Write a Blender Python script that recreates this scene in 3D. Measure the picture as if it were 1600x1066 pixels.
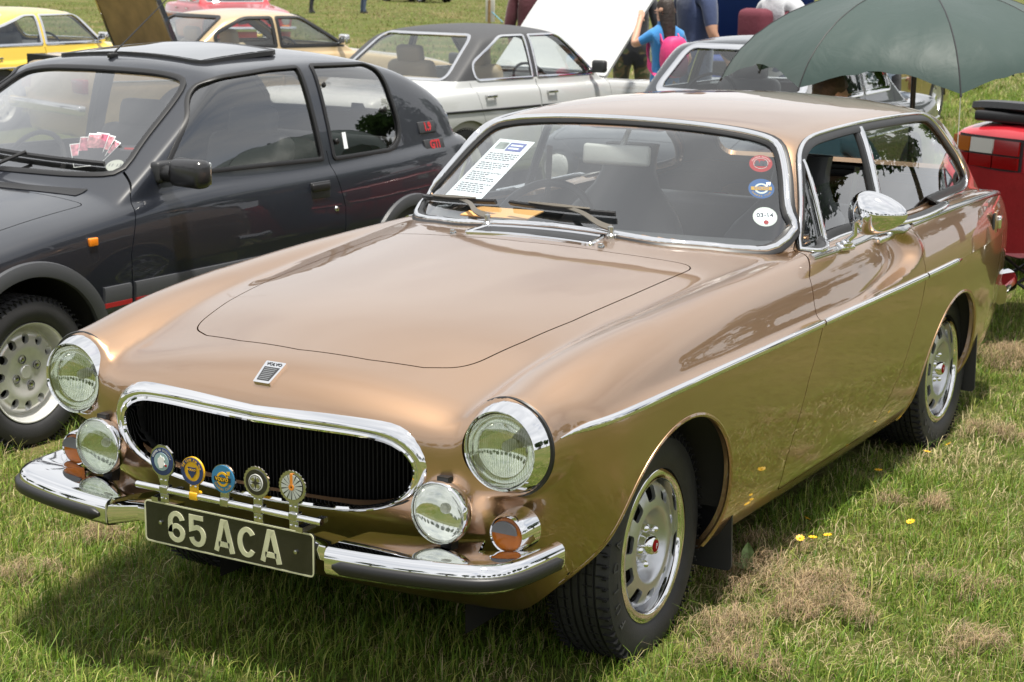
import bpy, bmesh, math, random
import numpy as np
from mathutils import Vector, Matrix
random.seed(5); RNG = np.random.default_rng(11)
for o in list(bpy.data.objects): bpy.data.objects.remove(o, do_unlink=True)
SC = bpy.context.scene
COL = SC.collection
PI = math.pi
# ------------------------------------------------------------------ camera
CAM_POS = (2.6536, -3.1376, 1.7936); YAW, PITCH, ROLL = [math.radians(a) for a in (-30.6284, -12.1364, 0.6104)]
cam_d = bpy.data.cameras.new('camera'); cam = bpy.data.objects.new('camera', cam_d); COL.objects.link(cam)
f_ = Vector((math.sin(YAW)*math.cos(PITCH), math.cos(YAW)*math.cos(PITCH), math.sin(PITCH)))
r0 = Vector((math.cos(YAW), -math.sin(YAW), 0)); u0 = r0.cross(f_)
r_ = r0*math.cos(ROLL)+u0*math.sin(ROLL); u_ = u0*math.cos(ROLL)-r0*math.sin(ROLL)
cam.matrix_world = Matrix(((r_.x,u_.x,-f_.x,CAM_POS[0]),(r_.y,u_.y,-f_.y,CAM_POS[1]),(r_.z,u_.z,-f_.z,CAM_POS[2]),(0,0,0,1)))
cam_d.sensor_width = 36.0; cam_d.lens = 62.229; cam_d.clip_end = 1500; cam_d.clip_start = .05
cam_d.dof.use_dof = True; cam_d.dof.focus_distance = 4.6; cam_d.dof.aperture_fstop = 11.0
SC.camera = cam
# ------------------------------------------------------------------ sky, sun, exposure
SUN_DIR = Vector((.18, -.08, 1.0)).normalized()          # towards the sun
wd = bpy.data.worlds.new('World'); SC.world = wd; wd.use_nodes = True
nt = wd.node_tree; nt.nodes.clear()
def WN(t, **k):
    n = nt.nodes.new(t)
    for a, b in k.items(): setattr(n, a, b)
    return n
sky = WN('ShaderNodeTexSky', sky_type='NISHITA', sun_disc=False)
sky.sun_elevation = math.asin(SUN_DIR.z); sky.sun_rotation = math.atan2(SUN_DIR.x, SUN_DIR.y)
sky.air_density = 1.0; sky.dust_density = 1.5; sky.ozone_density = 1.0
tc = WN('ShaderNodeTexCoord'); mp = WN('ShaderNodeMapping'); mp.inputs['Scale'].default_value = (1, 1, 2.4)
nz = WN('ShaderNodeTexNoise'); nz.inputs['Scale'].default_value = 2.1; nz.inputs['Detail'].default_value = 7; nz.inputs['Roughness'].default_value = .55
rp = WN('ShaderNodeValToRGB'); rp.color_ramp.elements[0].position = .18; rp.color_ramp.elements[1].position = .42
nz2 = WN('ShaderNodeTexNoise'); nz2.inputs['Scale'].default_value = 2.4; nz2.inputs['Detail'].default_value = 6
rp2 = WN('ShaderNodeValToRGB'); rp2.color_ramp.elements[0].position = .35; rp2.color_ramp.elements[1].position = .7
rp2.color_ramp.elements[0].color = (6.6, 6.8, 7.1, 1); rp2.color_ramp.elements[1].color = (9.6, 9.7, 9.8, 1)
mx = WN('ShaderNodeMix', data_type='RGBA'); bg = WN('ShaderNodeBackground'); bg.inputs['Strength'].default_value = .089
wo = WN('ShaderNodeOutputWorld'); L = nt.links.new
L(tc.outputs['Generated'], mp.inputs['Vector']); L(mp.outputs[0], nz.inputs['Vector']); L(mp.outputs[0], nz2.inputs['Vector'])
L(nz.outputs[0], rp.inputs[0]); L(nz2.outputs[0], rp2.inputs[0])
L(rp.outputs[0], mx.inputs[0]); L(sky.outputs[0], mx.inputs[6]); L(rp2.outputs[0], mx.inputs[7])
L(mx.outputs[2], bg.inputs[0]); L(bg.outputs[0], wo.inputs[0])
sun_d = bpy.data.lights.new('sun', 'SUN'); sun_d.energy = 5.0; sun_d.angle = math.radians(5.0); sun_d.color = (1, .95, .86)
sun = bpy.data.objects.new('sun', sun_d); COL.objects.link(sun); sun.location = (0, 0, 30)
sun.rotation_euler = SUN_DIR.to_track_quat('Z', 'Y').to_euler()
vs = SC.view_settings; vs.view_transform = 'Standard'; vs.look = 'None'; vs.exposure = 0.48; vs.gamma = 1.0; vs.use_curve_mapping = False
SC.render.engine = 'CYCLES'
SC.cycles.max_bounces = 10; SC.cycles.glossy_bounces = 4; SC.cycles.transparent_max_bounces = 16; SC.cycles.transmission_bounces = 6; SC.cycles.diffuse_bounces = 3
SC.cycles.sample_clamp_indirect = 6.0; SC.cycles.use_denoising = True
# ================================================================== geometry library
def spl(xs, ys):
    """natural cubic spline, linear outside"""
    x = np.asarray(xs, float); y = np.asarray(ys, float); n = len(x)
    if n == 2:
        return lambda t: y[0]+(np.asarray(t)-x[0])*(y[1]-y[0])/(x[1]-x[0])
    h = np.diff(x); A = np.zeros((n, n)); b = np.zeros(n); A[0, 0] = A[-1, -1] = 1
    for i in range(1, n-1):
        A[i, i-1] = h[i-1]; A[i, i] = 2*(h[i-1]+h[i]); A[i, i+1] = h[i]
        b[i] = 3*((y[i+1]-y[i])/h[i]-(y[i]-y[i-1])/h[i-1])
    c = np.linalg.solve(A, b); d = np.diff(c)/(3*h); bb = np.diff(y)/h-h*(2*c[:-1]+c[1:])/3
    s1 = bb[-1]+2*c[-2]*h[-1]+3*d[-1]*h[-1]**2
    def f(t):
        t = np.asarray(t, float); i = np.clip(np.searchsorted(x, t)-1, 0, n-2); u = t-x[i]
        r = y[i]+u*(bb[i]+u*(c[i]+u*d[i]))
        r = np.where(t < x[0], y[0]+(t-x[0])*bb[0], r)
        return np.where(t > x[-1], y[-1]+(t-x[-1])*s1, r)
    return f
def lin(xs, ys): return lambda t: np.interp(t, xs, ys)
def smax(a, b, k): return .5*(a+b+np.sqrt((a-b)**2+k*k))
def smin(a, b, k): return .5*(a+b-np.sqrt((a-b)**2+k*k))
def sstep(a, b, t):
    t = np.clip((t-a)/(b-a), 0, 1); return t*t*(3-2*t)

class Msh:
    """triangle mesh with vertex normals"""
    def __init__(s, V, N, F): s.V = np.asarray(V, float); s.N = np.asarray(N, float); s.F = np.asarray(F, int)
    def clip(s, f):
        """keep the part where f <= 0 (f: array on vertices)"""
        f = np.where(np.abs(f) < 1e-7, -1e-7, f); F = s.F; ins = f <= 0; c = ins[F].sum(1); n = len(s.V)
        out = [F[c == 3]]; ekeys = []; rec = []
        for k in (1, 2):
            T = F[c == k]
            if not len(T): continue
            m = ins[T] if k == 1 else ~ins[T]
            r = m.argmax(1); idx = (r[:, None]+np.arange(3))%3; T = np.take_along_axis(T, idx, 1)
            rec.append((k, T)); ekeys += [T[:, [0, 1]], T[:, [0, 2]]]
        if not ekeys: return s._compact(out[0])
        E = np.sort(np.concatenate(ekeys), 1); key = E[:, 0]*n+E[:, 1]; uk, inv = np.unique(key, return_inverse=True)
        a = uk//n; b = uk%n; w = (f[a]/(f[a]-f[b]))[:, None]
        NV = s.V[a]*(1-w)+s.V[b]*w; NN = s.N[a]*(1-w)+s.N[b]*w; NN /= np.linalg.norm(NN, axis=1, keepdims=True)+1e-12
        p = 0
        for k, T in rec:
            m = len(T); e1 = inv[p:p+m]+n; e2 = inv[p+m:p+2*m]+n; p += 2*m
            if k == 1: out.append(np.stack([T[:, 0], e1, e2], 1))
            else: out.append(np.stack([T[:, 1], T[:, 2], e2], 1)); out.append(np.stack([T[:, 1], e2, e1], 1))
        return Msh(np.concatenate([s.V, NV]), np.concatenate([s.N, NN]), s.F)._compact(np.concatenate(out))
    def _compact(s, F):
        P = s.V[F]; ar = np.linalg.norm(np.cross(P[:, 1]-P[:, 0], P[:, 2]-P[:, 0]), axis=1); F = F[ar > 1e-12]
        u, inv = np.unique(F, return_inverse=True)
        return Msh(s.V[u], s.N[u], inv.reshape(-1, 3))
    def off(s, d): return Msh(s.V+s.N*d, s.N, s.F)
    def flip(s): return Msh(s.V, -s.N, s.F[:, ::-1])
    def mirrored(s):
        m = np.array([-1, 1, 1.]); return Msh(s.V*m, s.N*m, s.F[:, ::-1])
    def boundary(s):
        E = np.concatenate([s.F[:, [0, 1]], s.F[:, [1, 2]], s.F[:, [2, 0]]]); S = np.sort(E, 1); n = len(s.V)
        k = S[:, 0]*n+S[:, 1]; u, i, c = np.unique(k, return_index=True, return_counts=True)
        return E[i[c == 1]]
    def flange(s, d):
        """turn every open edge inwards by d"""
        B = s.boundary()
        if not len(B): return s
        a, b = s.V[B[:, 0]], s.V[B[:, 1]]; na, nb = s.N[B[:, 0]], s.N[B[:, 1]]
        t = b-a; nn = np.cross(t, (na+nb)/2); nn /= np.linalg.norm(nn, axis=1, keepdims=True)+1e-12
        V = np.concatenate([a, b, b-nb*d, a-na*d]); m = len(B); i = np.arange(m)+len(s.V)
        F = np.concatenate([np.stack([i, i+2*m, i+m], 1), np.stack([i, i+3*m, i+2*m], 1)])
        return Msh(np.concatenate([s.V, V]), np.concatenate([s.N, nn, nn, nn, nn]), np.concatenate([s.F, F]))
def joinm(L):
    V = []; N = []; F = []; n = 0
    for m in L: V.append(m.V); N.append(m.N); F.append(m.F+n); n += len(m.V)
    return Msh(np.concatenate(V), np.concatenate(N), np.concatenate(F))

def grad(phi, P, e=2e-4):
    g = np.stack([phi(P+np.eye(3)[i]*e)-phi(P-np.eye(3)[i]*e) for i in range(3)], -1)
    return g/(np.linalg.norm(g, axis=-1, keepdims=True)+1e-12)
def skin(phi, ys, th, axf, az, z0, ncap=26, ndisc=26, tmax=1.6, rear_cap=True):
    """sample phi = 0 of a body symmetric in x by rays from a flat inner core; th: angles -90..90 (right half)"""
    ct, st = np.cos(th), np.sin(th); O = []; D = []; o1 = np.ones_like(th)
    def cap(y, sg):
        a = float(axf(y)); R = []
        for q in np.linspace(0, 1, ndisc+1)[:-1]: R.append((np.stack([a*q*ct, y*o1, z0+az*q*st], -1), np.stack([0*o1, sg*o1, 0*o1], -1)))
        for al in np.linspace(PI/2, 0, ncap+1)[:-1]:
            R.append((np.stack([a*ct, y*o1, z0+az*st], -1), np.stack([ct*math.cos(al), sg*math.sin(al)*o1, st*math.cos(al)], -1)))
        return R
    R = cap(ys[0], -1)
    for y in ys:
        a = float(axf(y)); R.append((np.stack([a*ct, y*o1, z0+az*st], -1), np.stack([ct, 0*o1, st], -1)))
    if rear_cap: R += cap(ys[-1], 1)[::-1]
    O = np.stack([r[0] for r in R]); D = np.stack([r[1] for r in R])
    lo = np.zeros(O.shape[:2]); hi = np.full(O.shape[:2], tmax)
    for _ in range(7):
        m = (lo+hi)/2; v = phi(O+D*m[..., None]) < 0; lo = np.where(v, m, lo); hi = np.where(v, hi, m)
    fl = phi(O+D*lo[..., None]); fh = phi(O+D*hi[..., None])
    for _ in range(6):                                  # Illinois steps
        m = np.clip((lo*fh-hi*fl)/(fh-fl+1e-15), lo, hi); fm = phi(O+D*m[..., None]); v = fm < 0
        lo = np.where(v, m, lo); hi = np.where(v, hi, m); fh = np.where(v, fh*.5, fm); fl = np.where(v, fm, fl*.5)
    P = O+D*m[..., None]; N = grad(phi, P)
    P[:, 0, 0] = P[:, -1, 0] = 0
    mir = np.array([-1, 1, 1.])
    P = np.concatenate([P, P[:, -2:0:-1]*mir], 1); N = np.concatenate([N, N[:, -2:0:-1]*mir], 1)
    nr, nc = P.shape[:2]; I = np.arange(nr*nc).reshape(nr, nc); a = I[:-1]; b = I[1:]; a2 = np.roll(a, -1, 1); b2 = np.roll(b, -1, 1)
    F = np.concatenate([np.stack([a, b, b2], -1).reshape(-1, 3), np.stack([a, b2, a2], -1).reshape(-1, 3)])
    V = P.reshape(-1, 3); N = N.reshape(-1, 3)
    fn = np.cross(V[F[:, 1]]-V[F[:, 0]], V[F[:, 2]]-V[F[:, 0]])
    if (fn*N[F[:, 0]]).sum() < 0: F = F[:, ::-1]
    return Msh(V, N, F)._compact(F)
def shoot(phi, P, D, tmax=2.5, n=160):
    """first hit of rays from outside"""
    P = np.asarray(P, float); D = np.broadcast_to(np.asarray(D, float), P.shape); D = D/np.linalg.norm(D, axis=-1, keepdims=True)
    t = np.linspace(0, tmax, n); ins = phi(P[None]+D[None]*t[:, None, None]) < 0
    i = np.where(ins.any(0), ins.argmax(0), n-1); lo = t[np.maximum(i-1, 0)]; hi = t[i]
    for _ in range(24):
        m = (lo+hi)/2; w = phi(P+D*m[:, None]) < 0; hi = np.where(w, m, hi); lo = np.where(w, lo, m)
    return P+D*((lo+hi)/2)[:, None]
def sdf(p, q):
    """signed distance (neg inside) of 2d points p to polygon q"""
    p = np.asarray(p, float); q = np.asarray(q, float); d = np.full(len(p), 1e9); s = np.ones(len(p)); m = len(q)
    for i in range(m):
        a = q[i]; b = q[i-1]; e = b-a; w = p-a
        t = np.clip((w@e)/max(e@e, 1e-12), 0, 1); d = np.minimum(d, ((w-t[:, None]*e)**2).sum(1))
        c1 = p[:, 1] >= a[1]; c2 = p[:, 1] < b[1]; c3 = e[0]*w[:, 1] > e[1]*w[:, 0]
        s = np.where((c1 & c2 & c3) | (~c1 & ~c2 & ~c3), -s, s)
    return s*np.sqrt(d)
def msdf(mask, p, q, far=.5):
    """sdf where mask holds and near the polygon's box, far elsewhere"""
    q = np.asarray(q, float); lo = q.min(0)-.09; hi = q.max(0)+.09; k = mask & (p >= lo).all(1) & (p <= hi).all(1)
    out = np.full(len(p), far); out[k] = sdf(p[k], q); return out
def rpoly(pts, seg=7, dens=0):
    """polygon with rounded corners; pts: (u, v, radius)"""
    out = []; n = len(pts)
    for i in range(n):
        p = np.array(pts[i][:2], float); r = pts[i][2] if len(pts[i]) > 2 else 0
        a = np.array(pts[i-1][:2], float); b = np.array(pts[(i+1)%n][:2], float)
        if r <= 0: out.append(p); continue
        da = a-p; db = b-p; la = np.linalg.norm(da); lb = np.linalg.norm(db); r1 = min(r, la*.49); r2 = min(r, lb*.49)
        A = p+da/la*r1; B = p+db/lb*r2
        for t in np.linspace(0, 1, seg): out.append(A*(1-t)**2+2*p*t*(1-t)+B*t*t)
    q = np.array(out)
    if dens:
        res = []
        for i in range(len(q)):
            a = q[i]; b = q[(i+1)%len(q)]; k = max(1, int(np.linalg.norm(b-a)/dens))
            for t in range(k): res.append(a+(b-a)*t/k)
        q = np.array(res)
    return q
def smoothpath(pts, n=60):
    P = np.array(pts, float); d = np.concatenate([[0], np.cumsum(np.linalg.norm(np.diff(P, axis=0), axis=1))])
    t = np.linspace(0, d[-1], n); return np.stack([spl(d, P[:, i])(t) for i in range(P.shape[1])], -1)
def unit(v): return v/(np.linalg.norm(v, axis=-1, keepdims=True)+1e-12)
def vnorm(V, F):
    n = np.zeros_like(V); fn = np.cross(V[F[:, 1]]-V[F[:, 0]], V[F[:, 2]]-V[F[:, 0]])
    for i in range(3): np.add.at(n, F[:, i], fn)
    return unit(n)
def sweep(path, nrm, prof, closed=False, caps=True, taper=None):
    """prof: (u sideways, v along nrm) closed loop"""
    P = np.asarray(path, float); n = len(P)
    if closed: T = np.roll(P, -1, 0)-np.roll(P, 1, 0)
    else: T = np.gradient(P, axis=0)
    T = unit(T); Nn = np.broadcast_to(np.asarray(nrm, float), P.shape); Nn = unit(Nn-(Nn*T).sum(1, keepdims=True)*T); B = np.cross(T, Nn)
    pr = np.asarray(prof, float); m = len(pr); tp = np.ones(n) if taper is None else np.asarray(taper)
    V = P[:, None]+tp[:, None, None]*(B[:, None]*pr[None, :, :1]+Nn[:, None]*pr[None, :, 1:])
    V = V.reshape(-1, 3); F = []
    for i in range(n if closed else n-1):
        j = (i+1)%n
        for k in range(m):
            l = (k+1)%m; F.append((i*m+k, j*m+k, j*m+l, i*m+l))
    if caps and not closed: F.append(tuple(range(m))[::-1]); F.append(tuple((n-1)*m+k for k in range(m)))
    return V, F
def circ(r, n=8, ry=None): return [(r*math.cos(2*PI*i/n), (ry or r)*math.sin(2*PI*i/n)) for i in range(n)]
def tube(path, r, n=8, closed=False, taper=None):
    P = np.asarray(path, float); T = np.gradient(P, axis=0); a = np.array([0, 0, 1.]) if abs(unit(T.mean(0))[2]) < .8 else np.array([1., 0, 0])
    return sweep(P, a, circ(r, n), closed, True, taper)
def lathe(prof, n=32, axis='x', c=(0, 0, 0)):
    """prof: (r, h); revolve round axis"""
    V = []; F = []; m = len(prof)
    for i in range(n):
        a = 2*PI*i/n; ca, sa = math.cos(a), math.sin(a)
        for r, h in prof:
            V.append({'x': (h, r*ca, r*sa), 'y': (r*ca, h, r*sa), 'z': (r*ca, r*sa, h)}[axis])
    for i in range(n):
        j = (i+1)%n
        for k in range(m-1): F.append((i*m+k, j*m+k, j*m+k+1, i*m+k+1))
    return np.array(V)+np.array(c), F
def box(c, s, bev=0):
    c = np.array(c, float); h = np.array(s, float)/2
    if not bev:
        V = np.array([(x, y, z) for x in (-1, 1) for y in (-1, 1) for z in (-1, 1)])*h+c
        return V, [(0, 1, 3, 2), (4, 6, 7, 5), (0, 4, 5, 1), (2, 3, 7, 6), (0, 2, 6, 4), (1, 5, 7, 3)]
    bm = bmesh.new(); bmesh.ops.create_cube(bm, size=1)
    for v in bm.verts: v.co = Vector((v.co.x*s[0], v.co.y*s[1], v.co.z*s[2]))
    bmesh.ops.bevel(bm, geom=bm.edges[:], offset=bev, segments=3, profile=.5, affect='EDGES')
    V = np.array([v.co[:] for v in bm.verts])+c; F = [tuple(v.index for v in f.verts) for f in bm.faces]; bm.free()
    return V, F
def grid(fn, us, vs, cu=False):
    V = np.array([[fn(u, v) for v in vs] for u in us], float); nu, nv = V.shape[:2]; I = np.arange(nu*nv).reshape(nu, nv); F = []
    for i in range(nu if cu else nu-1):
        for j in range(nv-1): F.append((I[i, j], I[(i+1)%nu, j], I[(i+1)%nu, j+1], I[i, j+1]))
    return V.reshape(-1, 3), F
def prism(poly, h0, h1, plane='xz'):
    """extrude a 2d polygon; plane xz -> thickness in y"""
    q = np.asarray(poly, float); n = len(q)
    def P(h):
        if plane == 'xz': return np.stack([q[:, 0], np.full(n, h), q[:, 1]], -1)
        if plane == 'yz': return np.stack([np.full(n, h), q[:, 0], q[:, 1]], -1)
        return np.stack([q[:, 0], q[:, 1], np.full(n, h)], -1)
    V = np.concatenate([P(h0), P(h1)]); F = [tuple(range(n))[::-1], tuple(range(n, 2*n))]
    for i in range(n): j = (i+1)%n; F.append((i, j, n+j, n+i))
    return V, F
def merge(L):
    V = []; F = []; n = 0
    for v, f in L:
        v = np.asarray(v, float); V.append(v); F += [tuple(int(i)+n for i in q) for q in f]; n += len(v)
    return np.concatenate(V), F
def xf(m, loc=(0, 0, 0), rot=None, sc=1.0):
    V, F = m; V = np.asarray(V, float)*sc
    if rot is not None: V = V@np.array(Matrix(rot)).T if not isinstance(rot, np.ndarray) else V@rot.T
    return V+np.array(loc), F
def Rz(a): return np.array([[math.cos(a), -math.sin(a), 0], [math.sin(a), math.cos(a), 0], [0, 0, 1.]])
def Rx(a): return np.array([[1., 0, 0], [0, math.cos(a), -math.sin(a)], [0, math.sin(a), math.cos(a)]])
def Ry(a): return np.array([[math.cos(a), 0, math.sin(a)], [0, 1., 0], [-math.sin(a), 0, math.cos(a)]])

def tag(o, label=None, cat=None, group=None, kind=None):
    for k, v in (('label', label), ('category', cat), ('group', group), ('kind', kind)):
        if v: o[k] = v
    return o
def obj(name, m, mat, parent=None, smooth=True, ang=None, recalc=True):
    me = bpy.data.meshes.new(name)
    if isinstance(m, Msh):
        nv, nf = len(m.V), len(m.F)
        me.vertices.add(nv); me.vertices.foreach_set('co', m.V.astype(np.float32).ravel())
        me.loops.add(nf*3); me.loops.foreach_set('vertex_index', m.F.astype(np.int32).ravel())
        me.polygons.add(nf); me.polygons.foreach_set('loop_start', np.arange(0, nf*3, 3, dtype=np.int32))
        me.polygons.foreach_set('use_smooth', np.ones(nf, dtype=bool)); me.update(calc_edges=True); me.validate()
        if len(me.vertices) == nv: me.normals_split_custom_set_from_vertices(m.N.tolist())
    else:
        V, F = m; me.from_pydata(np.asarray(V, float).tolist(), [], [tuple(int(i) for i in f) for f in F]); me.validate()
        if recalc:
            bm = bmesh.new(); bm.from_mesh(me); bmesh.ops.remove_doubles(bm, verts=bm.verts[:], dist=1e-6)
            bmesh.ops.recalc_face_normals(bm, faces=bm.faces[:]); bm.to_mesh(me); bm.free()
        if smooth:
            me.polygons.foreach_set('use_smooth', np.ones(len(me.polygons), dtype=bool))
            me.set_sharp_from_angle(angle=math.radians(ang or 38))
        me.update()
    mats = mat if isinstance(mat, (list, tuple)) else [mat]
    for q in mats: me.materials.append(q)
    o = bpy.data.objects.new(name, me); COL.objects.link(o)
    if parent is not None: o.parent = parent
    return o
def empty(name, loc=(0, 0, 0), rz=0):
    o = bpy.data.objects.new(name, None); COL.objects.link(o); o.location = loc; o.rotation_euler = (0, 0, rz); o.empty_display_size = .2
    return o
def copy_tree(o, parent=None):
    c = o.copy(); COL.objects.link(c)
    if parent is not None: c.parent = parent
    for ch in [q for q in o.children]: copy_tree(ch, c)
    return c
def text_mesh(s, size, extrude=.0004, bold=0):
    cu = bpy.data.curves.new('txt', 'FONT'); cu.body = s; cu.size = size; cu.align_x = 'CENTER'; cu.align_y = 'CENTER'; cu.extrude = extrude; cu.offset = bold; cu.resolution_u = 3
    o = bpy.data.objects.new('txt', cu); COL.objects.link(o); dg = bpy.context.evaluated_depsgraph_get()
    me = bpy.data.meshes.new_from_object(o.evaluated_get(dg)); V = np.array([v.co[:] for v in me.vertices]).reshape(-1, 3); F = [tuple(p.vertices) for p in me.polygons]
    bpy.data.objects.remove(o); bpy.data.meshes.remove(me); bpy.data.curves.remove(cu)
    return V, F
# ================================================================== materials
def mat(name, col=(.5, .5, .5), rough=.5, metal=0., coat=0., spec=.5, noise=None, bump=None, emit=None, sheen=0., trans=0., coat_rough=.03, var=None):
    """noise: (scale, amount) colour variation ; bump: (scale, strength)"""
    m = bpy.data.materials.new(name); m.use_nodes = True; t = m.node_tree; b = t.nodes['Principled BSDF']
    b.inputs['Base Color'].default_value = (*col, 1); b.inputs['Roughness'].default_value = rough; b.inputs['Metallic'].default_value = metal
    b.inputs['Coat Weight'].default_value = coat; b.inputs['Coat Roughness'].default_value = coat_rough; b.inputs['Specular IOR Level'].default_value = spec
    b.inputs['Sheen Weight'].default_value = sheen; b.inputs['Transmission Weight'].default_value = trans
    if noise or bump:
        tc = t.nodes.new('ShaderNodeTexCoord')
    if noise:
        n = t.nodes.new('ShaderNodeTexNoise'); n.inputs['Scale'].default_value = noise[0]; n.inputs['Detail'].default_value = 5
        r = t.nodes.new('ShaderNodeMapRange'); r.inputs[1].default_value = .3; r.inputs[2].default_value = .7; r.inputs[3].default_value = 1-noise[1]; r.inputs[4].default_value = 1+noise[1]
        x = t.nodes.new('ShaderNodeMix'); x.data_type = 'RGBA'; x.blend_type = 'MULTIPLY'; x.inputs[0].default_value = 1; x.inputs[6].default_value = (*col, 1)
        t.links.new(tc.outputs['Object'], n.inputs['Vector']); t.links.new(n.outputs[0], r.inputs[0]); t.links.new(r.outputs[0], x.inputs[7]); t.links.new(x.outputs[2], b.inputs['Base Color'])
    if bump:
        n = t.nodes.new('ShaderNodeTexNoise'); n.inputs['Scale'].default_value = bump[0]; n.inputs['Detail'].default_value = 4
        p = t.nodes.new('ShaderNodeBump'); p.inputs['Strength'].default_value = bump[1]; p.inputs['Distance'].default_value = .01
        t.links.new(tc.outputs['Object'], n.inputs['Vector']); t.links.new(n.outputs[0], p.inputs['Height']); t.links.new(p.outputs[0], b.inputs['Normal'])
    if emit: b.inputs['Emission Color'].default_value = (*emit[:3], 1); b.inputs['Emission Strength'].default_value = emit[3]
    return m
def glass(name, tint=(.8, .84, .82), refl=1.0, rough=0.0):
    m = bpy.data.materials.new(name); m.use_nodes = True; t = m.node_tree; t.nodes.clear()
    o = t.nodes.new('ShaderNodeOutputMaterial'); tr = t.nodes.new('ShaderNodeBsdfTransparent'); gl = t.nodes.new('ShaderNodeBsdfGlossy'); mx = t.nodes.new('ShaderNodeMixShader')
    fr = t.nodes.new('ShaderNodeFresnel'); ge = t.nodes.new('ShaderNodeNewGeometry'); mr = t.nodes.new('ShaderNodeMapRange'); mr.inputs[3].default_value = 1.52; mr.inputs[4].default_value = 1/1.52; t.links.new(ge.outputs['Backfacing'], mr.inputs[0]); t.links.new(mr.outputs[0], fr.inputs['IOR']); ml = t.nodes.new('ShaderNodeMath'); ml.operation = 'MULTIPLY'; ml.inputs[1].default_value = 1.9*refl; ml.use_clamp = True
    tr.inputs[0].default_value = (*tint, 1); gl.inputs[0].default_value = (1, 1, 1, 1); gl.inputs['Roughness'].default_value = rough
    t.links.new(fr.outputs[0], ml.inputs[0]); t.links.new(ml.outputs[0], mx.inputs[0]); t.links.new(tr.outputs[0], mx.inputs[1]); t.links.new(gl.outputs[0], mx.inputs[2]); t.links.new(mx.outputs[0], o.inputs[0])
    return m
def paint(name, col, metal=0., rough=.35, flake=0.):
    m = mat(name, col, rough=rough, metal=metal, coat=1.0, coat_rough=.015)
    t = m.node_tree; b = t.nodes['Principled BSDF']; tc = t.nodes.new('ShaderNodeTexCoord')
    n = t.nodes.new('ShaderNodeTexNoise'); n.inputs['Scale'].default_value = 5.; n.inputs['Detail'].default_value = 2
    p = t.nodes.new('ShaderNodeBump'); p.inputs['Strength'].default_value = .012; p.inputs['Distance'].default_value = .05
    t.links.new(tc.outputs['Object'], n.inputs['Vector']); t.links.new(n.outputs[0], p.inputs['Height']); t.links.new(p.outputs[0], b.inputs['Coat Normal']); b.inputs['Coat IOR'].default_value = 1.95 if metal > .9 else 1.5
    return m
M = {}
M['bronze'] = paint('bronze_paint', (.45, .272, .152), metal=1., rough=.36)
M['black_paint'] = paint('charcoal_paint', (.009, .011, .017), metal=.0, rough=.35)
M['white_paint'] = paint('white_paint', (.46, .47, .47), rough=.4)
M['gold_paint'] = paint('beige_gold_paint', (.50, .37, .21), metal=.35, rough=.4)
M['yellow_paint'] = paint('yellow_paint', (.72, .50, .045), rough=.4)
M['red_paint'] = paint('red_paint', (.42, .012, .022), rough=.35)
M['blue_paint'] = paint('blue_paint', (.02, .05, .22), rough=.35)
M['olive_paint'] = paint('olive_gold_paint', (.36, .24, .10), metal=.5, rough=.35)
M['dark_paint'] = paint('dark_grey_paint', (.03, .034, .04), metal=.2, rough=.35)
M['orange_paint'] = paint('orange_paint', (.45, .10, .03), rough=.4)
M['chrome'] = mat('chrome', (.82, .82, .83), rough=.035, metal=1.)
M['dull_chrome'] = mat('worn_chrome', (.55, .55, .54), rough=.16, metal=1., bump=(60, .05))
M['steel'] = mat('silver_wheel', (.58, .59, .61), rough=.33, metal=.85, noise=(30, .05))
M['alloy'] = mat('alloy_wheel', (.66, .66, .64), rough=.34, metal=.5, noise=(20, .08))
M['rubber'] = mat('tyre_rubber', (.022, .022, .024), rough=.62, noise=(9, .25), bump=(180, .12))
M['tyre_text'] = mat('tyre_lettering', (.055, .055, .055), rough=.7)
M['seal'] = mat('black_seal', (.012, .012, .013), rough=.42)
M['plastic'] = mat('black_plastic', (.028, .029, .032), rough=.5, bump=(400, .08))
M['grey_plastic'] = mat('grey_plastic', (.06, .063, .07), rough=.45)
M['dark'] = mat('dark_void', (.008, .008, .008), rough=.9)
M['under'] = mat('underbody', (.012, .011, .010), rough=.9)
M['interior'] = mat('interior_vinyl', (.040, .042, .045), rough=.55, bump=(90, .1))
M['leather'] = mat('black_leather', (.045, .047, .052), rough=.42, bump=(60, .12))
M['tan_seat'] = mat('tan_seat', (.30, .24, .16), rough=.7)
M['grey_seat'] = mat('grey_cloth_seat', (.12, .125, .13), rough=.9)
M['headliner'] = mat('headliner', (.33, .32, .30), rough=.9)
M['mirror_back'] = mat('mirror_shell', (.45, .45, .42), rough=.5)
M['glass'] = glass('clear_glass', (.90, .93, .92))
M['glass_ws'] = glass('windscreen_glass', (.90, .94, .95), refl=1.7)
M['glass_tint'] = glass('tinted_glass', (.80, .80, .78), refl=1.7)
M['lens'] = glass('lens_glass', (.90, .92, .88), refl=.7)
M['reflector'] = mat('lamp_reflector', (.93, .93, .90), rough=.06, metal=1.)
M['amber'] = mat('amber_lens', (.24, .070, .006), rough=.15, coat=.1, spec=.35)
M['amber_bright'] = mat('bright_amber_lens', (.85, .24, .015), rough=.15, coat=.6)
M['red_lens'] = mat('red_lens', (.22, .004, .004), rough=.15, coat=.7)
M['white_lens'] = mat('white_lens', (.42, .42, .40), rough=.15, coat=.6)
M['plate'] = mat('plate_black', (.018, .018, .014), rough=.25, coat=.3)
M['plate_text'] = mat('plate_silver_digits', (.66, .66, .46), rough=.4, metal=.15)
M['vinyl'] = mat('black_vinyl_roof', (.045, .046, .05), rough=.6, bump=(300, .2))
M['paper'] = mat('paper', (.78, .82, .84), rough=.8)
M['ink'] = mat('ink', (.05, .05, .06), rough=.8, spec=.1)
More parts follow.
